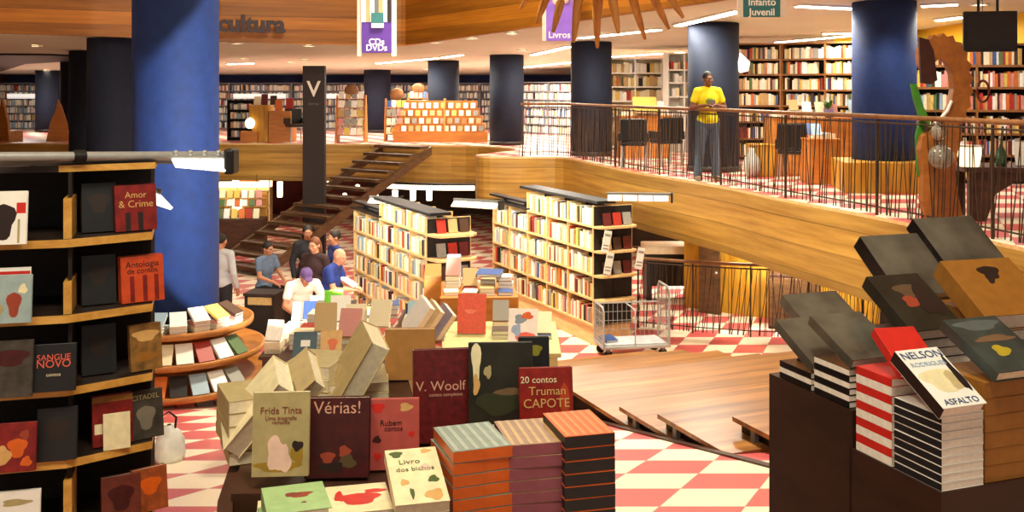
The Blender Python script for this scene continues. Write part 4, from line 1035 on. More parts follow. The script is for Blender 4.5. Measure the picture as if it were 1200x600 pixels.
# dark desk with a chest left of the readers
t = thing('desk', 'small dark desk with a pale front panel beside the person in grey', 'desk', (-3.98, 16.45, 0), R(-8))
MB().bbox((-.27, -.22, .72), (.27, .22, .76), M_DARK, .006).build('desk_top', t)
MB().box((-.25, -.2, 0), (-.22, .2, .72), M_DARK).build('side', t); MB().box((.22, -.2, 0), (.25, .2, .72), M_DARK).build('side', t)
MB().box((-.22, -.18, .05), (.22, -.16, .72), M_BLACK).build('modesty_panel', t)
MB().box((-.2, -.195, .58), (.2, -.18, .70), mat('wicker', (190, 160, 100), .7, .2, 50)).build('name_panel', t)

# ================================================================== CAFE AND SHOP UNDER THE FAR EDGE
t = thing('cafe_shelf', 'bright lit shop shelf under the upper floor at left', 'shelf', (-8.1, 30.2, 0))
for z in (.15, .6, 1.05):
    MB().box((-1.1, -.2, z - .03), (1.0, .2, z), W_PALE).build('shelf', t)
MB().box((-1.1, .16, 0), (1.0, .2, 1.5), mat('cream_panel', (226, 196, 140), .6, .05)).build('back', t)
MB().bbox((-1.1, -.18, 1.12), (1.0, .15, 1.5), mat('lit_sign_panel', (255, 236, 190), .5, .02, emit=2.2), .02).build('lit_panel', t)
MB().box((-.5, -.19, 1.3), (-.1, -.18, 1.36), M_DARK).box((.1, -.19, 1.3), (.7, -.19 + .01, 1.36), B_ORA).build('lettering_bar', t)
for sx in (-1.1, .97): MB().box((sx, -.2, 0), (sx + .03, .2, 1.5), W_PALE).build('side', t)
for r, z in enumerate((.15, .6)):
    for k in range(9):
        c = random.choice(['red', 'orange', 'cream', 'pink', 'green', 'white', 'yellow'])
        put(c, (-9.1 + .22 * k, 30.06, z + .002), 0, R(78), .17, .3, .06, f'{c} packet, {ordinal(k + 1)} from left on the {["lower", "middle"][r]} shelf of the lit shop shelf', 'packets on the lit shop shelf', 'packet', 'packet')
for k, (px, py, Y) in enumerate([(278, 239, 25.5), (301, 232, 27.2)]):
    p = P(px, py, Y); t = thing('globe_lamp', ['white globe lamp hanging lower left of its twin in the shop', 'white globe lamp hanging upper right of its twin in the shop'][k], 'lamp', p)
    MB().ball((0, 0, 0), .15, M_GLOWS, n=20, k=12).build('globe', t)
    MB().tube([(0, 0, .14), (0, 0, (1.55 if Y > 27.5 else 1.75) - p.z)], .008, M_BLACK, 6).build('cord', t)
for k, (px, py, Y, lab) in enumerate([(328, 222, 28.5, 'long white cylinder lamp hanging before the dark red wall'), (440, 230, 27.3, 'white cylinder lamp hanging left below the light cove'), (463, 229, 27.2, 'white cylinder lamp second from left below the light cove'), (484, 229, 27.1, 'white cylinder lamp third from left below the light cove'), (503, 229, 27.0, 'white cylinder lamp right end below the light cove')]):
    hh = .42 if k == 0 else .26
    p = P(px, py, Y); t = thing('cylinder_lamp', lab, 'lamp', p, group=None)
    MB().lathe([(.01, -hh / 2), (.07, -hh / 2), (.08, hh / 2), (.01, hh / 2)], M_GLOWS, 16).build('shade', t)
    MB().tube([(0, 0, hh / 2), (0, 0, 1.55 - p.z)], .008, M_BLACK, 6).build('cord', t)
t = thing('display_stall', 'shop stall heaped with small red and cream goods left of the stair', 'stall', (-6.9, 25.2, 0))
MB().bbox((-.9, -.35, 0), (.8, .35, .85), W_DARK, .01).build('counter', t)
MB().box((-.9, .3, .85), (.8, .34, 1.45), W_SHELF).build('back', t)
for z in (1.1, 1.3): MB().box((-.9, .05, z), (.8, .3, z + .02), W_SHELF).build('shelf', t)
for r, z in enumerate((.851, 1.121, 1.321)):
    for k in range(9):
        c = random.choice(['red', 'cream', 'orange', 'white', 'pink', 'yellow', 'green'])
        put(c, (-7.75 + .18 * k, 25.0 if r == 0 else 25.28, z + .001), R(random.uniform(-10, 10)), R(76), .14, .2 if r else .24, .05, f'{c} gift box, {ORD[k + 1]} from left on the {["counter", "lower shelf", "upper shelf"][r]} of the stall', 'gift boxes on the stall', 'box', 'gift_box')
for k, (px, py) in enumerate([(386, 213), (419, 219), (404, 229), (370, 236)]):
    p = P(px, py, 28.6 if k < 2 else 29.2); t = thing('pendant_lamp', 'tiny glowing pendant lamp seen through the stair, ' + ['top left of four', 'top right of four', 'lower right of four', 'lowest of four'][k], 'lamp', p)
    MB().ball((0, 0, 0), .07, M_GLOWS, n=14, k=9).build('globe', t); MB().tube([(0, 0, .06), (0, 0, 1.55 - p.z)], .006, M_BLACK, 6).build('cord', t)
# light cove under the centre edge
t = thing('light_cove', 'long white light cove under the centre of the upper floor', 'lamp', (0, 0, 0))
pth = [P(452, 217, 26.55), P(480, 222, 26.2), P(520, 223, 26.0), P(556, 219, 26.0)]
MB().tube([(p.x, p.y, 1.50) for p in pth], .06, mat('cove_diffuser', (255, 244, 214), .4, 0, emit=3.2), 10).build('diffuser', t)
MB().tube([(p.x, p.y + .05, 1.56) for p in pth], .06, M_DARK, 8).build('housing', t)
# table with white cloth and dark trestle under the right edge
t = thing('low_table', 'white-topped table with dark legs behind the trolley', 'table', (3.0, 19.6, 0))
MB().bbox((-.5, -.35, .9), (.42, .35, 1.05), mat('linen', (226, 206, 170), .7, .08), .02).build('table_top', t)
for sx in (-.46, .34): MB().bbox((sx, -.3, 0), (sx + .1, .3, .9), M_BLACK, .01).build('leg', t)
MB().box((-.36, .2, .2), (.34, .24, .85), M_DARK).build('panel', t)
t = thing('door_panel', 'dark brown door panel below the upper floor beyond the lower railing', 'door', (3.55, 18.28, 0), R(-35))
MB().bbox((-.22, -.03, 0), (.18, .03, 1.5), W_STAIR, .01).build('leaf', t); MB().ball((.12, -.05, .75), .025, M_STEEL).build('knob', t)
t = thing('cabinet', 'dark brown cabinet standing behind the lower railing', 'cabinet', (4.75, 17.25, 0), R(-14))
MB().bbox((-.42, -.25, 0), (.42, .25, .92), W_DARK, .012).build('body', t)
MB().bbox((-.4, -.27, .06), (-.01, -.25, .86), W_STAIR, .006).build('door', t); MB().bbox((.01, -.27, .06), (.4, -.25, .86), W_STAIR, .006).build('door', t)

# ================================================================== HANGING THINGS
def banner(label, px0, px1, py0, py1, Y, m, lines, tz=8.0, extra=True):
    a, b = P(px0, py1, Y), P(px1, py0, Y); w = b.x - a.x; h = b.z - a.z
    t = thing('hanging_banner', label, 'banner', ((a.x + b.x) / 2, Y, a.z))
    MB().bbox((-w / 2, -.02, 0), (w / 2, .02, h), m, .006).build('panel', t)
    for sx in (-1, 1):
        MB().bbox((sx * (w / 2 + .03) - .035, .0, -.05 if extra else 0), (sx * (w / 2 + .03) + .035, .03, h), mat('banner_edge', (214, 196, 176), .6, .06), .004).build('edge_strip', t)
        MB().tube([(sx * w * .35, 0, h), (sx * w * .35, 0, tz - a.z)], .006, M_ROD, 6).build('cable', t)
    for (s, y, sz, mt) in lines:
        text('lettering', s, sz * w, mt, t, Matrix.Translation((0, -.022, y * h)) @ MR, .002)
    return t, w, h
M_PUR = mat('purple_banner', (82, 44, 132), .6, .12, 5); M_LPUR = mat('lilac_banner', (132, 92, 196), .6, .12, 5); M_TEAL = mat('teal_banner', (48, 104, 104), .6, .15, 5)
t, w, h = banner('purple banner reading CDs DVDs below the wood band', 424, 459, -20, 62, 14.0, M_PUR, [('CDs', .155, .29, M_TXTW), ('DVDs', .07, .29, M_TXTW)])
a = MB()
for k in range(7): a.box((-w * .5 + k * w / 7, -.027, h * .44), (-w * .5 + (k + 1) * w / 7, -.021, h * .99), [M_WHITE, B_OLIVE, M_WHITE, M_GREY, B_OLIVE, M_WHITE, M_DARK][k])
a.build('striped_picture', t)
MB().bbox((-.07, -.05, h * .42), (.10, -.027, h * .57), M_TEAL, .004).build('tag', t); MB().bbox((-.07, -.052, h * .355), (.10, -.028, h * .42), mat('pale_tag', (190, 200, 190), .6, .1), .003).build('tag', t)
t, w, h = banner('lilac banner partly hidden behind the wooden fan ribs', 640, 671, -20, 48, 17.0, M_LPUR, [('Livros', .10, .34, M_TXTW)], extra=False)
MB().ball((-.05, -.04, h * .68), .07, B_SKIN).ball((.1, -.04, h * .7), .06, B_SKIN).build('printed_faces', t)
t, w, h = banner('teal banner reading Infanto Juvenil at the top of the frame', 871, 914, -40, 20, 11.5, M_TEAL, [('Infanto', .285, .27, M_TXTW), ('Juvenil', .09, .27, M_TXTW)], extra=False)

# wooden fan of ribs
hubp = P(692, -95, 12.0)
t = thing('hanging_sculpture', 'fan of curved wooden ribs hanging from the hall ceiling', 'sculpture', hubp)
tips = [(610, 11), (629, 27), (648, 38), (672, 50), (700, 56), (703, 22), (725, 40), (756, 46), (784, 34), (801, 21), (816, 4)]
MB().lathe([(.2, -.08), (.42, -.08), (.45, 0), (.42, .08), (.2, .08)], W_RIB, 24, M=Matrix.Rotation(PI / 2, 4, 'X')).build('hub_ring', t)
for k, (px, py) in enumerate(tips):
    p = P(px, py, 12.0 + .35 * math.sin(k * 1.9)) - hubp; d0 = Vector((p.x, 0, p.z)).normalized() * .4
    mid = (d0 + p) / 2 + Vector((p.x * .06, -.12, .05))
    pts = [d0 + (mid - d0) * s_ for s_ in (0, .5)] + [mid] + [mid + (p - mid) * s_ for s_ in (.35, .7, 1)]
    MB().tube(pts, [.05, .062, .06, .052, .04, .018], W_RIB, 8).build('rib', t)
MB().tube([(0, 0, .42), (0, 0, 8.6 - hubp.z)], .012, M_STEEL, 8).build('cable', t)

# television
p = P(1160, 37, 12.6); t = thing('television', 'black flat television hanging from the ceiling at top right', 'television', p, R(-12))
MB().bbox((-.31, -.03, -.25), (.31, .03, .25), mat('tv_plastic', (30, 27, 26), .4, .1), .012).build('case', t)
MB().box((-.285, -.034, -.215), (.285, -.03, .225), mat('tv_screen', (44, 36, 34), .25, .15, 5)).build('screen', t)
for sx in (-.12, .1): MB().tube([(sx, .05, .1), (sx, .06, ceilz(12.6) - p.z)], .018, M_BLACK, 8).build('mount_arm', t)
p = P(1152, 107, 12.6); t = thing('hanging_ring', 'small wooden ring on a string below the television', 'ornament', p)
MB().tube([(.075 * math.cos(2 * PI * k / 20), 0, .13 * math.sin(2 * PI * k / 20)) for k in range(21)], .016, mat('ring_wood', (120, 52, 22), .5, .1), 8).build('ring', t)
MB().tube([(0, 0, .13), (0, .02, ceilz(12.6) - p.z)], .004, M_ROD, 5).build('string', t)

# dragon-like wooden cut-out
YD = 11.0
def D(px, py): p = P(px, py, YD); return (p.x, p.z)
out = [(1084, 264), (1079, 235), (1080, 205), (1076, 175), (1079, 160), (1090, 150), (1104, 138), (1112, 122), (1115, 104), (1113, 86), (1107, 73), (1099, 68), (1092, 74), (1090, 84), (1094, 94), (1087, 92), (1076, 76), (1075, 60), (1079, 48), (1088, 46), (1092, 41), (1098, 44), (1103, 39), (1108, 44), (1114, 42), (1117, 49), (1124, 50), (1125, 58), (1131, 62), (1130, 70), (1136, 76), (1133, 84), (1138, 92), (1134, 100), (1138, 108), (1133, 115), (1135, 124), (1129, 130), (1130, 139), (1124, 146), (1125, 158), (1119, 180), (1117, 205), (1121, 232), (1128, 264)]
cx0 = D(1104, 264)
t = thing('dragon_sculpture', 'wooden dragon cut-out with scalloped mane standing behind the railing', 'sculpture', (cx0[0], YD, MEZ))
MX = Matrix.Rotation(PI / 2, 4, 'X')
MB().prism([(D(*q)[0] - cx0[0], max(0, D(*q)[1] - MEZ)) for q in out], -.06, .06, W_DRAG, MX).build('body', t)
MB().prism([(D(*q)[0] - cx0[0], max(0, D(*q)[1] - MEZ)) for q in [(1070, 98), (1074, 118), (1081, 140), (1076, 160), (1078, 205), (1086, 216), (1097, 216), (1094, 206), (1090, 160), (1093, 142), (1085, 125), (1077, 98)]], -.10, -.061, M_GREEN, MX).build('green_belly', t)
MB().prism([(D(*q)[0] - cx0[0], D(*q)[1] - MEZ) for q in [(1073, 44), (1084, 47), (1090, 60), (1094, 94), (1086, 99), (1075, 97), (1074, 70)]], .061, .10, mat('dragon_head_dark', (58, 26, 16), .5, .2), MX).build('head_plate', t)
MB().tube([(D(*q)[0] - cx0[0], -.07, D(*q)[1] - MEZ) for q in [(1088, 148), (1098, 140), (1107, 130), (1112, 118)]], .018, M_WHITE, 8).build('white_edge', t)
for k, (px, py, r) in enumerate([(1100, 155, .085), (1103, 184, .13)]):
    p = P(px, py, YD - .22); t2 = thing('glass_globe', ['smaller glass globe hanging before the dragon', 'larger glass globe hanging lower before the dragon'][k], 'ornament', p)
    MB().ball((0, 0, 0), r, mat('clear_glass', (230, 236, 226), .05, .02, trans=.85), n=20, k=14).build('globe', t2)
    MB().lathe([(.01, r - .01), (.025, r - .005), (.025, r + .03), (.01, r + .03)], M_STEEL, 12).build('cap', t2)
    MB().tube([(0, 0, r + .03), (0, .17, P(px, 120 if k == 0 else 150, YD).z - p.z)], .003, M_ROD, 5).build('string', t2)

# ================================================================== CEILING LIGHTS
STRIPS = [((795, 28), (866, 11)), ((935, 5), (1000, 8)), ((625, 63), (668, 53)), ((680, 43), (772, 33)), ((613, 78), (667, 72)), ((443, 73), (512, 67)), ((520, 66), (540, 63)), ((911, 48), (999, 40)), ((964, 38), (999, 37)), ((1076, 40), (1127, 30)), ((1080, 5), (1122, 3)), ((700, 66), (800, 60)), ((268, 74), (296, 73)), ((1100, 22), (1128, 18))]
SLAB = ['strip light slanting above the person in yellow', 'strip light at the top left of the bright blue column', 'strip light left of the fan-side shaded blue column', 'strip light behind the fan rib tips', 'strip light above the railing corner', 'long strip light below the CDs banner', 'short strip light right of the long one below the banner', 'long strip light above the right dark bookcases', 'short strip light close to the bright blue column', 'strip light left of the television', 'strip light right of the bright blue column top', 'strip light above the bright white shelf', 'short strip light left of the V tower', 'short strip light beside the television arm']
LIGHTS = []
for k, (a, b) in enumerate(STRIPS):
    pa, pb = CEIL(*a), CEIL(*b); d = pb - pa; L = d.length; c = (pa + pb) / 2; rz = math.atan2(d.y, d.x); sl = math.atan2(d.z, math.hypot(d.x, d.y))
    M = Matrix.Translation(c) @ Matrix.Rotation(rz, 4, 'Z') @ Matrix.Rotation(-sl, 4, 'Y')
    t = thing('ceiling_light', 'white ' + SLAB[k], 'light', M=M, group=None)
    MB().bbox((-L / 2 - .03, -.11, -.03), (L / 2 + .03, .11, .03), M_WHITE, .008).build('housing', t)
    MB().bbox((-L / 2, -.085, -.045), (L / 2, .085, -.03), M_GLOW, .005).build('diffuser', t)
    LIGHTS.append((c, rz, L))
DOWNS = [(511, 49), (553, 44), (600, 38), (612, 58), (278, 50), (362, 53), (286, 69), (357, 70), (340, 73), (42, 53), (55, 82), (500, 81), (940, 46), (1148, 4)]
for k, a in enumerate(DOWNS):
    p = CEIL(*a)
    side = ['right of the CDs banner', 'second right of the CDs banner', 'third right of the CDs banner', 'beside the shaded blue column under the fan', 'below the wall lettering at left', 'below the end of the wood lettering', 'left of the V tower, far row', 'just left of the V tower top', 'between two small lights left of the V tower', 'at far left before the dark column', 'far left deep in the room', 'deep in the room above the stepped display', 'above the right bookcases', 'above the television'][k]
    t = thing('downlight', 'small round downlight ' + side, 'light', p)
    MB().lathe([(.10, -.0), (.14, -.0), (.14, -.03), (.10, -.03), (.10, 0)], M_WHITE, 20).build('trim_ring', t)
    MB().lathe([(.005, -.02), (.10, -.02)], M_DOWN, 20).lathe([(.10, -.02), (.10, -.005), (.005, -.005)], M_DOWN, 20).build('bulb', t)
# ================================================================== UPPER FLOOR BOOKCASES
def wallcase(label, a, b, z0, rows, H, D, lip, back, ndiv, mix, thick, hm, group=None, gap=.06, fill=True, header=None, cat='bookcase'):
    a = Vector(a); b = Vector(b); L = (b - a).length; rz = math.atan2(b.y - a.y, b.x - a.x)
    t = thing('bookcase', label, cat, (a.x, a.y, z0), rz, group)
    M = Mof((a.x, a.y, z0), rz)
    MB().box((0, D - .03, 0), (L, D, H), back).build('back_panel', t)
    for z in rows: MB().box((0, .0, z - .035), (L, D - .03, z), lip).build('shelf', t)
    MB().box((0, 0, H - .03), (L, D - .03, H), lip).build('top', t)
    MB().box((-.03, 0, 0), (0, D, H), lip).build('side', t); MB().box((L, 0, 0), (L + .03, D, H), lip).build('side', t)
    for k in range(1, ndiv): MB().box((L * k / ndiv - .015, 0, 0), (L * k / ndiv + .015, D - .03, H), lip).build('divider', t)
    if header: MB().box((0, -.01, H - .3), (L, .02, H - .06), header).build('header_panel', t)
    if fill:
        for i, z in enumerate(rows):
            shelf_row(M, .02, L - .02, .03, z, hm, mix, thick, depth=.15, gap=gap)
    return t
W_CASE = wood('bookcase_wood', (120, 76, 36), (156, 104, 52), (1, 6, 6), 3, .5)
R5 = [.05, .42, .78, 1.13, 1.47, 1.80, 2.12]
wallcase('dark wood bookcase right of the column behind the person in yellow', (4.55, 21.0), (5.5, 21.05), MEZ, [.1, .45, .80, 1.13, 1.45, 1.77, 2.08], 2.40, .3, W_CASE, M_BACKING, 1, MIX_M, .045, .26)
wallcase('long dark wood bookcase turned toward the bright blue column', (5.55, 21.05), (7.65, 19.3), MEZ, [.1, .45, .80, 1.13, 1.45, 1.77, 2.08], 2.40, .3, W_CASE, M_BACKING, 3, MIX_W, .045, .26)
wallcase('bookcase of colourful books behind the dragon and television', (6.0, 15.75), (9.4, 15.6), MEZ, [.1, .45, .78, 1.14, 1.49, 1.83], 2.16, .3, W_CASE, M_BACKING, 3, MIX_R, .04, .27)
wallcase('bright white shelf with pale boxes behind the fan side column', (2.3, 24.4), (4.25, 24.6), MEZ, [.1, .48, .84, 1.19, 1.53, 1.86], 2.2, .35, M_WHITE, mat('cream_back', (236, 214, 168), .6, .05), 3, dict(cream=5, white=4, yellow=3, orange=1, tan=2, red=.8, black=.5), .09, .27, gap=.12)
wallcase('white cabinet against the right part of the bright shelf', (3.62, 23.6), (4.35, 23.7), MEZ, [.9, 1.3, 1.62, 1.92], 2.3, .4, M_WHITE, M_WHITE, 2, dict(white=3, cream=2, red=1, tan=1, orange=1), .08, .2, gap=.25)
W_FARL = mat('far_shelf_grey', (128, 126, 130), .6, .1, 10)
FR_ = [.05, .33, .60, .87, 1.14, 1.41]
xs = [-19, -16.9, -14.8, -12.7, -10.4, -8.1, -5.8, -3.5, -1.2, 1.1]
FMIX = dict(white=8, cream=5, grey=3, blue=.6, red=.4, orange=.4, tan=1.2, **{'pale blue': 5, 'pink': 1, 'dark brown': .3})
for k in range(len(xs) - 1):
    wallcase('tall grey bookcase on the far wall, ' + ordinal(k + 1) + ' from the left wall', (xs[k] + .03, 37.6), (xs[k + 1] - .03, 37.6), MEZ, FR_, 1.70, .32, W_FARL, mat('far_shelf_back', (120, 122, 136), .7, .1), 2, FMIX, .05, .23, gap=.05, header=None)
for k, (x0, x1) in enumerate([(-18.5, -14.9), (-10.2, -8.3), (-6.8, -5.0)]):
    t = thing('shelf_sign', 'long white sign strip on the far bookcases, ' + ['leftmost', 'left of the V tower', 'right of the V tower'][k], 'sign', ((x0 + x1) / 2, 37.55, MEZ + 1.12))
    MB().box((-(x1 - x0) / 2, -.03, 0), ((x1 - x0) / 2, 0, .17), mat('lit_sign_strip', (250, 248, 240), .5, .02, emit=.6)).build('panel', t)
    MB().box((-(x1 - x0) / 2, -.034, .02), ((x1 - x0) / 2, -.03, .03), M_GREY).build('edge', t)
wallcase('grey bookcase on the far wall right of the railing corner column', (.1, 34.5), (3.3, 30.5), MEZ, FR_, 1.70, .32, W_FARL, mat('far_shelf_back', (120, 122, 136), .7, .1), 3, FMIX, .05, .23)

# stepped display and A-shaped stands on the far part of the upper floor
t = thing('stepped_display', 'stepped wooden display of face-out books behind the far edge', 'display', (-1.98, 28.2, MEZ))
for k in range(5):
    hw = 1.30 - .075 * k; yb = .12 * k
    pts = [(-hw - .15, .55), (-hw, .05 + yb), (hw, .05 + yb), (hw + .15, .55)]
    pts = [(-hw, .72), (-hw, yb), (hw, yb), (hw, .72)]
    MB().prism(pts, .0 if k == 0 else .3 + .21 * (k - 1), .3 + .21 * k if k else .3, W_BOX, mside=W_BOX).build('tier', t)
MB().box((.1, -.02, .3), (.14, .5, 1.2), W_SHELF).build('divider', t)
for k in range(4):
    hw = 1.26 - .075 * k; n = 13 - k
    for j in range(n):
        c = pick(dict(white=4, cream=4, yellow=2, tan=2, grey=1, pink=1, orange=1))
        far_put(c, (-1.98 - hw + 2 * hw * j / n, 28.2 + .12 * k + .012, MEZ + .3 + .21 * k + .002), 0, R(72), .13, .15, .02)
def aframe(label, X, Y, w, h, topper):
    t = thing('book_stand', label, 'stand', (X, Y, MEZ))
    for sx in (-1, 1):
        MB().prism([(-.35, 0), (.35, 0), (.06, h), (-.06, h)], sx * w / 2 - .02, sx * w / 2 + .02, W_BOX, Matrix(((0, 0, 1, 0), (1, 0, 0, 0), (0, 1, 0, 0), (0, 0, 0, 1)))).build('side_panel', t)
    nn = int(h / .26)
    for k in range(nn):
        z = .2 + .25 * k; y = -.33 + .28 * z / h
        MB().box((-w / 2, y, z - .02), (w / 2, .3 - .28 * z / h, z), W_BOX).build('shelf', t)
        for j in range(4):
            c = pick(dict(white=4, cream=4, yellow=1, tan=2, grey=2, pink=1, blue=1))
            far_put(c, (X - w / 2 + .04 + (w - .06) * j / 4, Y + y + .03, MEZ + z + .002), 0, R(74), w / 4 - .04, .2, .02)
    MB().ball((0, 0, h + .12), (.2, .04, .17), W_RAIL).build('crest', t)
    MB().box((-.04, -.02, h - .02), (.04, .02, h + .02), W_BOX).build('crest_post', t)
aframe('A-shaped wooden book stand just right of the V tower', -4.45, 28.4, .78, 1.3, 'stand right of the V tower')
aframe('A-shaped wooden book stand second right of the V tower', -3.25, 28.9, .62, 1.2, 'stand second right of the V tower')
aframe('A-shaped wooden book stand at the left of the stepped display', -3.05 + .35, 29.6, .55, 1.35, 'stand beside the stepped display')
# counters left of the V tower
t = thing('wood_counter', 'wooden counter block on the far edge left of the V tower', 'counter', (-6.72, 28.6, MEZ))
MB().bbox((-.55, -.3, 0), (-.02, .4, 1.02), W_YEL, .012).build('body', t); MB().bbox((0, -.35, 0), (.62, .4, .86), W_BOX, .012).build('side_body', t)
for k, (x, c, h) in enumerate([(-7.2, 'cream', .24), (-7.0, 'maroon', .3), (-6.75, 'dark brown', .26)]):
    put(c, (x, 28.6, MEZ + 1.022), 0, R(80), .18, h, .04, f'{c} book standing on the far wooden counter, {ORD[k + 1]} from left', 'books on the far wooden counter')
for k, (x, c, h) in enumerate([(-6.6, 'orange', .3), (-6.3, 'red', .34)]):
    put(c, (x, 28.55, MEZ + .862), 0, R(80), .2, h, .04, f'{c} book standing on the lower part of the far wooden counter', 'books on the low far counter')
wallcase('dark framed sloping rack of books left of the far counter', (-8.1, 29.2), (-7.35, 29.0), MEZ, [.1, .36, .62, .88], 1.16, .25, M_BLACK, M_BACKING, 1, FMIX, .06, .2, cat='rack')
p = P(293, 145, 28.3); t = thing('table_lamp', 'small glowing globe lamp on a wooden box at the far edge', 'lamp', (p.x, p.y, MEZ))
MB().bbox((-.22, -.2, 0), (.24, .2, .3), W_BOX, .01).build('box', t); MB().lathe([(.01, .3), (.06, .3), (.05, .4), (.01, .4)], M_BLACK, 16).build('base', t); MB().ball((0, 0, .52), (.13, .13, .15), M_GLOWS, n=18, k=12).build('globe', t)
def chair(label, x, y, rz, m):
    t = thing('chair', label, 'chair', (x, y, MEZ), rz)
    MB().bbox((-.24, -.24, .42), (.24, .24, .5), m, .03).build('seat', t)
    MB().bbox((-.24, .2, .5), (.24, .27, .92), m, .03).build('backrest', t)
    for sx in (-1, 1):
        MB().bbox((sx * .25 - .03, -.24, .5), (sx * .25 + .03, .24, .66), m, .02).build('armrest', t)
        for sy in (-.2, .2): MB().tube([(sx * .2, sy, .42), (sx * .22, sy * 1.1, 0)], .018, M_STEEL, 8).build('leg', t)
chair('black armchair at the far edge left of the V tower', -5.95, 28.2, R(30), M_BLACK)
chair('black armchair behind the railing left of the person in yellow', 2.25, 18.9, R(170), M_BLACK)
chair('second black armchair behind the railing, close to its twin', 2.95, 19.6, R(200), M_BLACK)
chair('black armchair beside the desk left of the bright blue column', 4.55, 16.4, R(150), M_BLACK)
# curved wooden shelf ends at far left
for k, (px, lab) in enumerate([(4, 'curved wooden shelf end at the left frame edge'), (70, 'curved wooden shelf end before the far left columns')]):
    p = P(px, 166, 28.7); t = thing('shelf_end', lab, 'shelf', (p.x, 28.7, MEZ), R(20 if k else -20))
    MB().prism([(-.35, 0), (.25, 0), (.2, .5), (.05, 1.0), (-.05, 1.2), (-.1, .9), (-.25, .5)], -.04, .04, W_BOX, Matrix(((1, 0, 0, 0), (0, 0, 1, 0), (0, 1, 0, 0), (0, 0, 0, 1)))).build('side_panel', t)
    MB().bbox((-.3, .05, .0), (.2, .5, .3), W_BOX, .01).build('shelf', t)
# desk, boxes and tables behind the right railing
def deskbox(name, label, cat, lo, hi, m, rz=0, top=None):
    t = thing(name, label, cat, ((lo[0] + hi[0]) / 2, (lo[1] + hi[1]) / 2, MEZ), rz)
    hx, hy, h = (hi[0] - lo[0]) / 2, (hi[1] - lo[1]) / 2, hi[2]
    MB().bbox((-hx, -hy, 0), (hx, hy, h - .03), m, .01).build('body', t)
    MB().bbox((-hx - .02, -hy - .02, h - .03), (hx + .02, hy + .02, h), top or m, .008).build('top', t)
    return t
deskbox('reading_desk', 'orange-brown wooden desk left of the bright blue column', 'desk', (4.4, 17.2, 0), (6.1, 17.9, .98), W_BOX)
heap('orange-brown desk', 'books on the orange-brown desk', 4.45, 6.0, 17.25, 17.85, MEZ + .981, 7, 2, 3, far=True)
deskbox('low_desk', 'low wooden desk with papers beside the bright blue column', 'desk', (4.55, 15.6, 0), (5.0, 16.2, .7), W_BOX)
heap('low desk with papers', 'books on the low desk', 4.58, 4.98, 15.65, 16.1, MEZ + .701, 2, 2, 2, far=True)
deskbox('wood_block', 'yellow wooden block seat behind the railing right of the person', 'seat', (4.02, 17.0, 0), (4.36, 17.4, .54), W_YEL)
deskbox('display_desk', 'wooden display desk in front of the bright white shelf', 'desk', (2.25, 21.6, 0), (3.35, 22.2, .9), W_BOX)
heap('desk before the bright shelf', 'books on the desk before the bright shelf', 2.3, 3.3, 21.65, 22.15, MEZ + .901, 5, 2, 4, far=True)
put('yellow', (2.55, 21.5, MEZ + .95), 0, R(50), .5, .4, .06, 'large yellow box leaning on the desk before the bright shelf', cat='box', name='box')
put('yellow', (5.75, 17.15, MEZ + 1.02), 0, R(70), .42, .34, .2, 'yellow box on the desk just left of the bright blue column', cat='box', name='box')
t = thing('potted_plant', 'small green plant on the desk left of the yellow box', 'plant', (5.35, 17.3, MEZ + .982))
MB().lathe([(.01, 0), (.07, 0), (.09, .14), (.01, .13)], mat('violet_pot', (110, 80, 110), .6, .1), 16).build('pot', t)
mb = MB()
for k in range(14):
    a = k * 2.4; r = .05 + .1 * ((k * 7) % 5) / 5; tip = Vector((r * math.cos(a) * 1.4, r * math.sin(a) * 1.4, .22 + .14 * ((k * 3) % 4) / 4)); b0 = Vector((0, 0, .12)); s = Vector((-math.sin(a), math.cos(a), 0)) * .03; md = (b0 + tip) / 2 + Vector((0, 0, .05))
    mb.add([b0, md + s, tip, md - s, md + Vector((0, 0, .006))], [(0, 1, 4), (1, 2, 4), (2, 3, 4), (3, 0, 4)], M_GREEN)
mb.build('leaves', t)
t = thing('side_table', 'dark arched table with magazines at the right edge behind the railing', 'table', (5.95, 11.5, MEZ), R(-4))
MB().bbox((-.95, -.35, .54), (.9, .4, .6), W_DARK, .01).build('table_top', t)
MB().prism([(-.9, 0), (-.72, 0), (-.62, .3), (-.4, .44), (.35, .44), (.55, .3), (.62, 0), (.82, 0), (.85, .54), (-.9, .54)], -.3, -.22, W_DARK, Matrix(((1, 0, 0, 0), (0, 0, 1, 0), (0, 1, 0, 0), (0, 0, 0, 1)))).build('arched_front', t)
for sx in (-.86, .7): MB().bbox((sx, .25, 0), (sx + .12, .36, .54), W_DARK, .008).build('leg', t)
for k in range(5):
    c = ['white', 'pale blue', 'white', 'grey', 'cream'][k]
    put(c, (5.62 + .2 * k, 11.42 + .02 * k, MEZ + .603), R(-10 + 4 * k), R(66), .2, .28 + .05 * (k % 2), .012, f'{c} magazine standing on the dark arched table, {ORD[k + 1]} from left', 'magazines on the arched table', 'magazine', 'magazine')
p = P(1136, 185, 11.3); t = thing('tea_light', 'bright white glowing lantern on the dark arched table', 'lamp', (p.x, 11.3, MEZ + .602))
MB().lathe([(.01, 0), (.10, 0), (.14, .22), (.01, .2)], mat('lantern_paper', (255, 226, 180), .5, .03, emit=1.6), 20).build('shade', t); MB().lathe([(.04, .2), (.145, .22), (.145, .235), (.04, .235)], M_WHITE, 20).build('rim', t)
t = thing('bottle', 'green bottle between lantern and magazines on the arched table', 'bottle', (5.42, 11.35, MEZ + .602))
MB().lathe([(.01, 0), (.05, 0), (.055, .15), (.02, .22), (.018, .3), (.01, .3)], mat('green_glass', (60, 110, 80), .15, .05, trans=.5), 16).build('glass', t); MB().lathe([(.01, .3), (.022, .3), (.022, .33), (.01, .33)], M_STEEL, 12).build('cap', t)
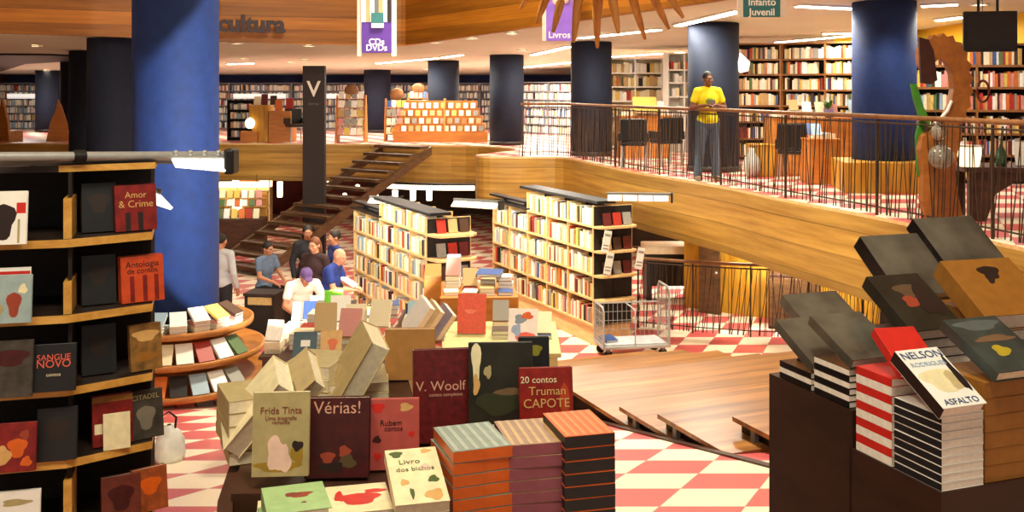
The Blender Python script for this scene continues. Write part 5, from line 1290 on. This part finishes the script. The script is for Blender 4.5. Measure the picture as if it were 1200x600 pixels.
t = thing('floor_vase', 'pale bulbous vase on the floor right of the person in yellow', 'vase', (3.98, 17.0, MEZ))
MB().lathe([(.01, 0), (.08, 0), (.15, .15), (.13, .3), (.04, .42), (.05, .48), (.01, .47)], mat('pale_ceramic', (190, 190, 180), .35, .08), 20).build('body', t)
t = thing('wall_lamp', 'white cone lamp on the right side of the shaded blue column by the person', 'lamp', (4.05, 18.25, MEZ + 1.78))
MB().lathe([(.03, .32), (.19, .16), (.16, .0), (.05, -.03)], mat('cone_shade', (252, 248, 236), .5, .02, emit=.9), 20).build('shade', t); MB().tube([(-.02, 0, .2), (-.12, .0, .2)], .02, M_BLACK, 8).build('bracket', t)

fo = FAR.build('shelved_book'); tag(fo, 'rows of small shelved books filling the far bookcases', 'books', kind='stuff')

# ================================================================== PEOPLE
def remesh(name, mb, vox, m, parent, smooth=3):
    o = mb.build(name, parent)
    r = o.modifiers.new('r', 'REMESH'); r.mode = 'VOXEL'; r.voxel_size = vox
    s = o.modifiers.new('s', 'SMOOTH'); s.iterations = smooth; s.factor = .5
    bpy.context.view_layer.update()
    dg = bpy.context.evaluated_depsgraph_get()
    me = bpy.data.meshes.new_from_object(o.evaluated_get(dg))
    o.modifiers.clear(); old = o.data; o.data = me; bpy.data.meshes.remove(old)
    me.materials.clear(); me.materials.append(m); me.name = name
    me.polygons.foreach_set('use_smooth', [True] * len(me.polygons)); me.update()
    return o
def ell(mb, c, r, rx=0, rz=0):
    mb.ball(c, r, M_WHITE, n=18, k=12, rot=Matrix.Rotation(rz, 4, 'Z') @ Matrix.Rotation(rx, 4, 'X'))
def hand(mb, wr, d, nrm, side, curl, s=1.0):
    """wr wrist, d pointing direction, nrm = back of the hand, side = direction of the thumb"""
    d = d.normalized(); side = side.normalized()
    nrm = d.cross(side).normalized() * (1 if d.cross(side).dot(nrm) > 0 else -1)
    rt = Matrix((side, d, nrm)).transposed().to_4x4()
    mb.ball(wr + d * .045 * s, (.042 * s, .05 * s, .017 * s), M_WHITE, n=14, k=10, rot=rt)
    for k, (off, ln) in enumerate([(.030, .072), (.011, .080), (-.009, .074), (-.028, .058)]):
        b0 = wr + d * .082 * s + side * off * s
        d1 = (d * math.cos(curl) - nrm * math.sin(curl)); d2 = (d * math.cos(curl * 2.1) - nrm * math.sin(curl * 2.1))
        m1 = b0 + d1 * ln * .5 * s; m2 = m1 + d2 * ln * .5 * s
        mb.capsule(b0 - d * .02 * s, .0095 * s, m1, .009 * s, M_WHITE, 8); mb.capsule(m1, .009 * s, m2, .0075 * s, M_WHITE, 8)
    t0 = wr + d * .022 * s + side * .03 * s; t1 = t0 + (side * .75 + d * .6).normalized() * .036 * s - nrm * .008; t2 = t1 + (side * .15 + d * .9 - nrm * .4 * math.sin(curl)).normalized() * .03 * s
    mb.capsule(t0, .0125 * s, t1, .0105 * s, M_WHITE, 8); mb.capsule(t1, .0105 * s, t2, .0085 * s, M_WHITE, 8)
V = Vector
def person(label, loc, rz, J, skin, shirt, trousers, hair=None, vox=.011, sleeves='short', shoes=M_DARK, cap=None, bald=False, stuff_children=None, female=False, seated=False, long_hair=False):
    """faces -Y at rz = 0; J gives joint positions in metres"""
    t = thing('person', label, 'person', loc, rz)
    D_ = dict(hipL=V((.09, 0, .92)), hipR=V((-.09, 0, .92)), kneeL=V((.10, -.02, .49)), kneeR=V((-.10, -.02, .49)), ankL=V((.11, .03, .085)), ankR=V((-.11, .03, .085)),
              waist=V((0, 0, 1.06)), chest=V((0, .0, 1.28)), shL=V((.17, .0, 1.42)), shR=V((-.17, 0, 1.42)), neck=V((0, .0, 1.47)), head=V((0, -.02, 1.615)),
              elL=V((.24, .03, 1.13)), elR=V((-.24, .03, 1.13)), wrL=V((.23, -.1, .88)), wrR=V((-.23, -.1, .88)), toe=V((0, -1, 0)), nod=0.0, turn=0.0, curl=.5, handL=None, handR=None)
    D_.update({k: (V(v) if isinstance(v, tuple) else v) for k, v in J.items()})
    j = D_
    RH = Matrix.Rotation(j['turn'], 4, 'Z') @ Matrix.Rotation(j['nod'], 4, 'X'); R3 = RH.to_3x3(); h = j['head']
    b = MB()
    def e(c, r): b.ball(h + R3 @ V(c), r, M_WHITE, n=18, k=12, rot=RH)
    e((0, .012, .022), (.074, .094, .092)); e((0, -.022, -.045), (.056, .068, .062)); e((0, -.055, -.082), (.032, .028, .022))
    b.capsule(h + R3 @ V((0, -.088, .012)), .010, h + R3 @ V((0, -.108, -.022)), .015, M_WHITE, 8)
    e((0, -.078, .034), (.052, .018, .012)); e((0, -.086, -.052), (.026, .012, .007)); e((0, -.084, -.066), (.022, .012, .007))
    for s in (-1, 1):
        e((s * .076, .012, -.008), (.012, .02, .03)); e((s * .045, -.066, -.018), (.022, .02, .018))
    b.capsule(j['neck'] - V((0, 0, .06)), .058, h + R3 @ V((0, .015, -.06)), .052, M_WHITE)
    tw = j['shL'] - j['shR']; rzT = math.atan2(tw.y, tw.x)
    def spine(mb, g):
        ax = (j['chest'] - j['waist'])
        rx = -math.atan2(-ax.y, ax.z) if abs(ax.y) > .01 else 0
        hp = (j['hipL'] + j['hipR']) / 2
        ell(mb, hp + V((0, 0, .02)), (.155 + g, .108 + g, .11 + g), 0, rzT); ell(mb, j['waist'], (.135 + g, .095 + g, .13 + g), rx, rzT)
        ell(mb, j['chest'], (.155 + g, .108 + g, .17 + g), rx, rzT); ell(mb, (j['shL'] + j['shR']) / 2 - V((0, 0, .05)), (.155 + g, .082 + g, .072 + g), rx, rzT)
        mb.capsule(hp, .115 + g, j['waist'], .1 + g, M_WHITE); mb.capsule(j['waist'], .1 + g, j['chest'], .105 + g, M_WHITE)
        mb.capsule(j['shL'], .055 + g, j['neck'] - V((0, 0, .02)), .052 + g, M_WHITE); mb.capsule(j['shR'], .055 + g, j['neck'] - V((0, 0, .02)), .052 + g, M_WHITE)
    spine(b, 0)
    for s in 'LR':
        b.capsule(j['sh' + s], .056, j['el' + s], .042, M_WHITE); b.capsule(j['el' + s], .042, j['wr' + s], .028, M_WHITE)
        d = (j['wr' + s] - j['el' + s]).normalized()
        d = j['hand' + s].normalized() if j['hand' + s] is not None else d
        inward = V((-1 if s == 'L' else 1, 0, 0)); up = V((0, 0, 1))
        side = inward - d * inward.dot(d)
        if side.length < .3: side = V((0, -1, 0)) - d * V((0, -1, 0)).dot(d)
        nr = V((0, -1, 0)) if abs(d.z) > .7 else up
        hand(b, j['wr' + s], d, nr, side, j['curl'])
        b.capsule(j['hip' + s], .088, j['knee' + s], .058, M_WHITE); b.capsule(j['knee' + s], .058, j['ank' + s], .042, M_WHITE)
        f = j['ank' + s]; b.capsule(f - V((0, 0, .03)), .045, f - V((0, 0, .05)) + j['toe'] * .12, .034, M_WHITE)
    remesh('body', b, vox, skin, t)
    # clothes
    c = MB(); spine(c, .014)
    for s in 'LR':
        f = .55 if sleeves == 'short' else 1.0
        elb = j['sh' + s].lerp(j['el' + s], f)
        c.capsule(j['sh' + s], .066, elb, .064 if sleeves == 'short' else .055, M_WHITE)
        if sleeves == 'long': c.capsule(j['el' + s], .055, j['el' + s].lerp(j['wr' + s], .9), .042, M_WHITE)
    hp = (j['hipL'] + j['hipR']) / 2
    ell(c, hp + V((0, 0, .05)), (.187, .146, .12), 0, rzT)
    remesh('shirt', c, .013, shirt, t)
    c = MB()
    ell(c, hp + V((0, 0, -.01)), (.172, .13, .115), 0, rzT)
    for s in 'LR':
        c.capsule(j['hip' + s], .106, j['knee' + s], .076, M_WHITE); c.capsule(j['knee' + s], .076, j['ank' + s] + (j['knee' + s] - j['ank' + s]) * .06, .068, M_WHITE)
    remesh('trousers', c, .013, trousers, t)
    for s in 'LR':
        f = j['ank' + s]; c = MB()
        c.capsule(f - V((0, 0, .035)) - j['toe'] * .05, .05, f - V((0, 0, .042)) + j['toe'] * .13, .043, M_WHITE)
        for i, v in enumerate(c.v):
            if v.z < f.z - .085: v.z = f.z - .085
        remesh('shoe', c, .009, shoes, t)
    # eyes and brows, lips
    for s in (-1, 1):
        ey_ = MB(); ey_.ball(h + R3 @ V((s * .031, -.083, .012)), (.013, .008, .008), mat('eye_white', (225, 215, 205), .3, .02), n=12, k=8, rot=RH); ey_.ball(h + R3 @ V((s * .031, -.090, .012)), (.0055, .003, .0055), M_TXTD, n=10, k=6, rot=RH); ey_.build('eye', t)
        MB().ball(h + R3 @ V((s * .031, -.092, .033)), (.02, .006, .004), hair or M_TXTD, n=10, k=6, rot=RH).build('eyebrow', t)
    MB().ball(h + R3 @ V((0, -.096, -.058)), (.023, .006, .007), mat('lips', (150, 84, 72), .5, .05), n=12, k=6, rot=RH).build('lips', t)
    if hair and not bald:
        c = MB()
        c.ball(h + R3 @ V((0, .024, .036)), (.083, .098, .092), hair, n=20, k=14, rot=RH)
        if long_hair: c.ball(h + R3 @ V((0, .075, -.06)), (.085, .05, .16), hair, n=20, k=14, rot=RH)
        o = remesh('hair', c, .010, hair, t)
    if cap:
        c = MB(); c.ball(h + R3 @ V((0, .015, .045)), (.086, .1, .085), cap, n=20, k=12, rot=RH)
        c.ball(h + R3 @ V((0, -.105, .055)), (.06, .06, .012), cap, n=16, k=8, rot=RH); remesh('cap', c, .009, cap, t)
    return t
SK_D = mat('dark_skin', (112, 66, 44), .5, .06, 20); SK_L = mat('fair_skin', (208, 150, 116), .5, .06, 20); SK_M = mat('tan_skin', (176, 118, 84), .5, .06, 20)
C_YEL = mat('yellow_cotton', (222, 200, 20), .8, .1, 12); C_JEAN = mat('denim', (84, 98, 116), .85, .15, 20); C_BLUE = mat('royal_blue_cotton', (38, 58, 132), .8, .12, 12); C_WHT = mat('white_cotton', (226, 218, 202), .8, .06, 10)
C_GREY = mat('grey_cotton', (172, 172, 172), .8, .06, 10); C_DK = mat('dark_cloth', (30, 28, 32), .85, .15, 14); C_STEEL = mat('steel_blue_cotton', (92, 108, 130), .8, .1, 12); H_DK = mat('dark_hair', (28, 20, 16), .7, .2, 40); H_GREY = mat('grey_hair', (120, 108, 96), .7, .2, 40); C_PUR = mat('purple_cap', (96, 70, 120), .8, .1, 20)
rail_h = 1.14
t = person('person in yellow T-shirt and blue jeans leaning at the upper railing holding a small book', (3.12, 16.33, MEZ), R(6),
       dict(elL=(.27, -.02, 1.16), elR=(-.27, -.02, 1.16), wrL=(.10, -.2, 1.20), wrR=(-.10, -.2, 1.20), handL=V((-.85, -.45, .1)), handR=V((.85, -.45, .05)), kneeL=(.11, -.01, .49), kneeR=(-.13, -.02, .49), ankL=(.13, -.05, .085), ankR=(-.17, -.02, .085), nod=.12, turn=.1, curl=.55, chest=(0, -.01, 1.28)),
       SK_D, C_YEL, C_JEAN, H_DK, vox=.0075, shoes=mat('tan_shoe', (150, 128, 108), .6, .1))
for ch in t.children:
    if ch.name.startswith('shirt'):
        MB().ball((0, -.125, 1.27), (.07, .012, .05), mat('green_print', (120, 140, 40), .8, .2, 30), n=16, k=8).build('shirt_print', t)
Mt = t.matrix_world
bo = bpy.data.objects.new('book', FLAT['dark brown']); COL.objects.link(bo)
bpy.context.view_layer.update()
bo.matrix_world = t.matrix_world @ book_matrix((-.055, -.262, 1.145), 0, R(64), .11, .15, .018)
tag(bo, 'small dark brown book held open-handed by the person in yellow', 'book')
gz = lambda y: ground(y)
person('bald person in royal blue T-shirt reading beside the left long bookcase', (-2.72, 14.9, gz(14.9)), R(80),
       dict(chest=(0, -.1, 1.27), shL=(.185, -.13, 1.40), shR=(-.185, -.13, 1.40), neck=(0, -.15, 1.46), head=(0, -.22, 1.575), nod=.5, elL=(.25, -.22, 1.14), elR=(-.25, -.22, 1.14), wrL=(.12, -.44, 1.12), wrR=(-.12, -.44, 1.12)), SK_L, C_BLUE, C_DK, H_GREY, bald=True)
bpy.context.view_layer.update()
put('white', (-2.30, 14.87, gz(14.9) + 1.12), R(80), R(30), .2, .25, .015, 'open pale book held by the bald person in royal blue')
person('person in white shirt and purple cap bending over the aisle tables', (-2.98, 14.2, gz(14.2)), R(30),
       dict(chest=(0, -.16, 1.19), shL=(.185, -.26, 1.29), shR=(-.185, -.26, 1.29), neck=(0, -.29, 1.34), head=(0, -.38, 1.42), nod=.6, waist=(0, -.06, 1.04), elL=(.28, -.34, 1.04), elR=(-.28, -.34, 1.04), wrL=(.2, -.55, .95), wrR=(-.2, -.55, .95)), SK_M, C_WHT, C_DK, H_DK, cap=C_PUR, sleeves='short')
person('person in light grey shirt seen from behind, right of the big column', (-4.58, 16.1, 0), R(165), dict(nod=.1), SK_M, C_GREY, C_DK, H_DK, sleeves='long')
seat = dict(hipL=(.1, .0, .5), hipR=(-.1, 0, .5), kneeL=(.13, -.42, .48), kneeR=(-.13, -.42, .48), ankL=(.13, -.44, .085), ankR=(-.13, -.44, .085), waist=(0, .0, .66), chest=(0, -.03, .88), shL=(.185, -.04, 1.02), shR=(-.185, -.04, 1.02), neck=(0, -.05, 1.07), head=(0, -.08, 1.21), elL=(.25, -.12, .76), elR=(-.25, -.12, .76), wrL=(.13, -.34, .66), wrR=(-.13, -.34, .66))
lo_ch = lambda lab, x, y, rz: None
def stool(label, x, y):
    t = thing('stool', label, 'stool', (x, y, 0))
    MB().lathe([(.01, .36), (.2, .36), (.2, .4), (.01, .4)], W_DARK, 24).build('seat', t)
    for k in range(4):
        a = PI / 4 + k * PI / 2; MB().tube([(.14 * math.cos(a), .14 * math.sin(a), .36), (.18 * math.cos(a), .18 * math.sin(a), 0)], .016, W_DARK, 8).build('leg', t)
stool('dark round stool under the person in steel blue', -4.35, 18.0)
person('seated person in steel blue shirt near the foot of the staircase', (-4.35, 18.0, 0), R(60), seat | dict(nod=.3), SK_M, C_STEEL, C_DK, H_DK)
person('person in black with long dark hair standing before the staircase', (-3.42, 17.1, 0), R(20), dict(nod=.2), SK_M, C_DK, C_DK, H_DK, sleeves='long', long_hair=True)
person('person in dark top with reddish hair left of the bald reader', (-3.02, 15.7, 0), R(-20), dict(nod=.2), SK_L, mat('plum_cloth', (54, 34, 34), .85, .1), C_DK, mat('auburn_hair', (110, 62, 34), .7, .2, 40), sleeves='long', long_hair=True)
person('person in dark blue half hidden by the left long bookcase', (-2.85, 16.5, 0), R(-60), dict(nod=.1), SK_M, mat('dark_blue_cotton', (30, 40, 96), .8, .1), C_DK, H_DK)

# ================================================================== CAMERA AND LIGHT
cam = bpy.data.cameras.new('camera'); co = bpy.data.objects.new('camera', cam); COL.objects.link(co)
co.location = (0, 0, EYE); co.rotation_euler = (PI / 2, 0, 0)
cam.sensor_width = 36; cam.lens = 36; cam.shift_y = -(300 - CY) / 1200; cam.clip_start = .05; cam.clip_end = 100
SC.camera = co
w = bpy.data.worlds.new('world'); SC.world = w; w.use_nodes = True
w.node_tree.nodes['Background'].inputs[0].default_value = (1.0, .92, .8, 1); w.node_tree.nodes['Background'].inputs[1].default_value = .3
def area(name, loc, to, sx, sy, power, col=(1, .84, .62)):
    l = bpy.data.lights.new(name, 'AREA'); l.shape = 'RECTANGLE'; l.size = sx; l.size_y = sy; l.energy = power; l.color = col
    o = bpy.data.objects.new(name, l); COL.objects.link(o); o.location = loc
    o.rotation_euler = (Vector(to) - Vector(loc)).to_track_quat('-Z', 'Y').to_euler()
    return o
def spot(name, loc, to, power, ang, blend=.2, col=(1, .84, .62), r=.06):
    l = bpy.data.lights.new(name, 'SPOT'); l.energy = power; l.spot_size = R(ang); l.spot_blend = blend; l.color = col; l.shadow_soft_size = r
    o = bpy.data.objects.new(name, l); COL.objects.link(o); o.location = loc
    o.rotation_euler = (Vector(to) - Vector(loc)).to_track_quat('-Z', 'Y').to_euler()
    return o
WARM = (1, .92, .71); NEUT = (1, .95, .80)
# unseen fill lights added high over the hall
for x, y, pw in ((-9.5, 7, 1000), (0, 12.5, 2500), (-8.5, 15.5, 450), (-2.5, 18.5, 330), (2.4, 8.5, 1450)):
    spot('hall_fill_spot', (x, y, 8.5), (x, y, 0), pw, 84, .45, WARM, .35)
    area('hall_fill_area', (x, y, 8.5), (x, y, 0), 1.2, 1.2, pw * .085, WARM)
# unseen fill lights added over foreground tables, wood band and left shelf
area('table_fill_light', (0.3, 1.2, 7.0), (0.1, 3.2, 2.8), .8, .8, 110, WARM)
area('band_light', (-2.0, 14.5, 8.4), (-4.5, 21.5, 5.8), 2.5, .3, 160, WARM)
area('band_light', (-1.5, 12.5, 8.4), (1.0, 18.0, 5.8), 2.5, .3, 120, WARM)
area('shelf_front_light', (-1.2, 1.6, 6.5), (-1.7, 3.9, 3.0), .5, .5, 60, WARM)
# under each strip of the upper floor
for (c, rz, L) in LIGHTS:
    o = area('strip_light', c + Vector((0, 0, -.08)), c + Vector((0, 0, -2)), L, .14, 46 * L, NEUT); o.rotation_euler = (0, 0, rz)
for (x, y) in ((-16, 33), (-11, 32), (-6, 32.5), (-3, 32), (0, 31), (6.5, 18.2), (7.5, 13.5)):
    area('upper_light', (x, y, ceilz(y) - .08), (x, y, 0), 1.2, .3, 110 if y > 25 else 60, (1, .95, .88))
# shelf lights of the two long bookcases
for (M, L, pw) in ((M1, L1, 60), (M2, L2, 70)):
    a = M @ Vector((L * .5, -.75, 2.55)); b = M @ Vector((L * .5, .0, 1.1))
    o = area('shelf_light', a, b, .2, L * .95, pw, (1, .92, .76))
    M3 = Matrix.Translation(a) @ Matrix.Rotation(math.atan2(M[1][0], M[0][0]), 4, 'Z') @ Matrix.Rotation(R(28), 4, 'X')
    o.matrix_world = M3; o.data.size = L * .95; o.data.size_y = .2
# spot on the big column
spot('column_spot', (-1.2, 7.6, 2.6), (-1.2 - 1.036, 7.6 + 3.864, 3.16), 1300, 58.8, .05, (1, .95, .88))
spot('column_wash', (5.1, 13.6, ceilz(13.6) - .1), (5.4, 14.6, 3.6), 60, 70, .8, (1, .95, .85))
# cafe and lower areas
area('cafe_light', (-8, 28.9, 1.5), (-8, 30, .5), 1.5, .3, 25, NEUT)
area('stall_light', (-6.9, 23.8, 2.6), (-6.9, 25.3, .9), .8, .3, 30, NEUT)
area('under_floor_light', (4.2, 20.9, 1.5), (4.2, 20.9, 0), 1.5, .4, 130, NEUT)
area('under_floor_light', (4.6, 16.6, 1.52), (4.8, 17.8, .4), 2.2, .2, 130, NEUT)
SC.view_settings.view_transform = 'Standard'; SC.view_settings.look = 'None'; SC.view_settings.gamma = 1; SC.view_settings.use_curve_mapping = False
SC.view_settings.exposure = 0.22
import collections
print('CATS', collections.Counter(o['category'] for o in SC.objects if o.get('category')).most_common(6), collections.Counter(o.get('group') for o in SC.objects if o.get('category') == 'book').most_common(60))
print('INDIVIDUAL SHELF BOOKS', NIND[0]); dup_ = [k for k, v in LABELS.items() if len(v) > 1]; print('DUP LABELS', len(dup_), dup_[:20]); print('LONG', [k for k in LABELS if not 4 <= len(k.split()) <= 16][:20])
